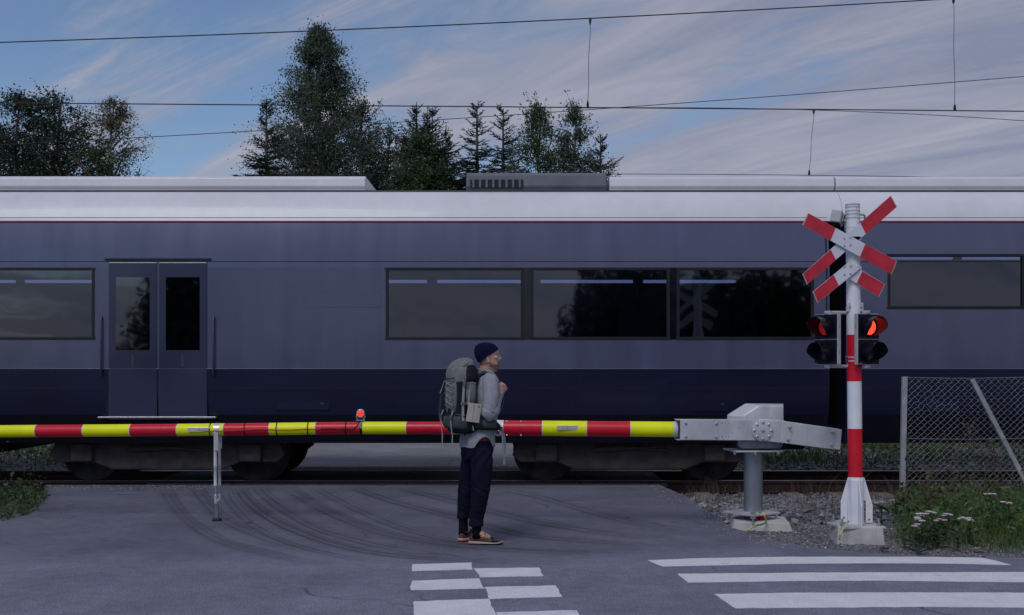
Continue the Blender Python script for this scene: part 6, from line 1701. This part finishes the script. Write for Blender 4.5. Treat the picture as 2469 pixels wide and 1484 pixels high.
# shoulder straps and hip belt, both sides
for s in (1, -1):
    v = .095 * s
    pts = [pk(-.14, v * .8, 1.50), pk(-.10, v * .9, 1.545), pk(-.04, v * .95, 1.572), pk(.02, v, 1.563), pk(.075, v * 1.02, 1.525), pk(.115, v * 1.05, 1.47), pk(.132, v * 1.15, 1.40), pk(.128, v * 1.35, 1.32), pk(.09, v * 1.75, 1.23), pk(.02, v * 2.02, 1.16), pk(-.08, v * 1.75, 1.12), pk(-.15, v * 1.5, 1.10)]
    strap('shoulder_strap', pts, .058, .014, m_plow, pack, RT_)
    strap('strap_edge', [p + Vector((0, 0, .009)) - RT_ * .02 * s for p in pts[1:6]], .014, .004, m_web, pack, RT_)
    strap('load_lifter', [pk(-.135, v * .85, 1.60), pk(-.06, v * .92, 1.598), pk(-.01, v * .96, 1.575)], .016, .003, m_web, pack, RT_)
    w = MB(); rings = []
    for u, vv, z, hh, th in ((-.17, .150, 1.09, .030, .02), (-.13, .178, 1.10, .048, .030), (-.08, .196, 1.105, .058, .034), (-.02, .200, 1.100, .056, .034), (.04, .192, 1.085, .044, .026), (.085, .176, 1.068, .022, .012)):
        c = pk(u, vv * s, z); t = FW; rings.append([c + UP * hh * math.sin(q) + RT_ * s * th * math.cos(q) for q in [2 * math.pi * k / 16 for k in range(16)]])
    hb = fabric(w.rings(rings), 'hip_belt', m_pblk, pack, .003, 14)
    rings = []
    for u, vv, z, hh in ((-.105, .205, 1.108, .02), (-.09, .214, 1.110, .040), (-.04, .222, 1.110, .046), (.015, .216, 1.100, .038), (.035, .206, 1.095, .02)):
        c = pk(u, vv * s, z); rings.append([c + UP * hh * math.copysign(abs(math.sin(q)) ** .8, math.sin(q)) + RT_ * s * .022 * math.cos(q) for q in [2 * math.pi * k / 16 for k in range(16)]])
    fabric(MB().rings(rings), 'belt_pocket', m_plow, pack, .003, 14)
    strap('belt_webbing', [pk(.06, .186 * s, 1.075), pk(.11, .150 * s, 1.045), pk(.145, .10 * s, 1.02), pk(.160, .03 * s, 1.0)], .034, .003, m_web, pack, UP)
    MB().box(pk(.098, .164 * s, 1.052), (.030, .034, .042), PHI - .5 * s).build('buckle', m_bck, pack, bevel=.004)
strap('belt_tail', [pk(.150, .09, 1.015), pk(.165, .085, .96), pk(.172, .085, .88), pk(.165, .085, .80), pk(.162, .085, .72)], .020, .002, m_web, pack)
strap('belt_tail', [pk(.105, .165, 1.03), pk(.112, .168, .97), pk(.115, .165, .90), pk(.118, .16, .855)], .016, .002, m_web, pack)
# the folded map in the side pocket
q0 = pk(-.180, SD + .030, 1.205); mm = Matrix.Rotation(PHI, 3, 'Z') @ Matrix.Rotation(R(9), 3, 'Y')
mp = MB()
for k, (dx, w_) in enumerate(((-.030, .055), (.026, .058))):
    mp.box(q0 + mm @ Vector((dx, .004 * k, 0)), (w_, .020, .185), M=mm)
m_map = mat('cream_paper', (.44, .40, .36), .8, col2=(.50, .46, .42), scale=14, speck=.05)
ob = tag(MB().box(q0, (.122, .022, .170), M=mm).build('folded_map', m_map, None, bevel=.003, org=q0), 'cream folded map tucked upright in the rucksack side pocket', 'map')
MB().box(q0 + mm @ Vector((-.012, -.0125, -.004)), (.003, .003, .165), M=mm).build('fold', mat('paper_fold', (.30, .27, .25), .8), ob)
MB().box(q0 + mm @ Vector((.035, -.0120, .055)), (.016, .002, .003), M=mm).box(q0 + mm @ Vector((.028, -.0120, .063)), (.003, .002, .016), M=mm).box(q0 + mm @ Vector((.042, -.0120, .063)), (.003, .002, .016), M=mm).build('printed_mark', m_sock, ob)
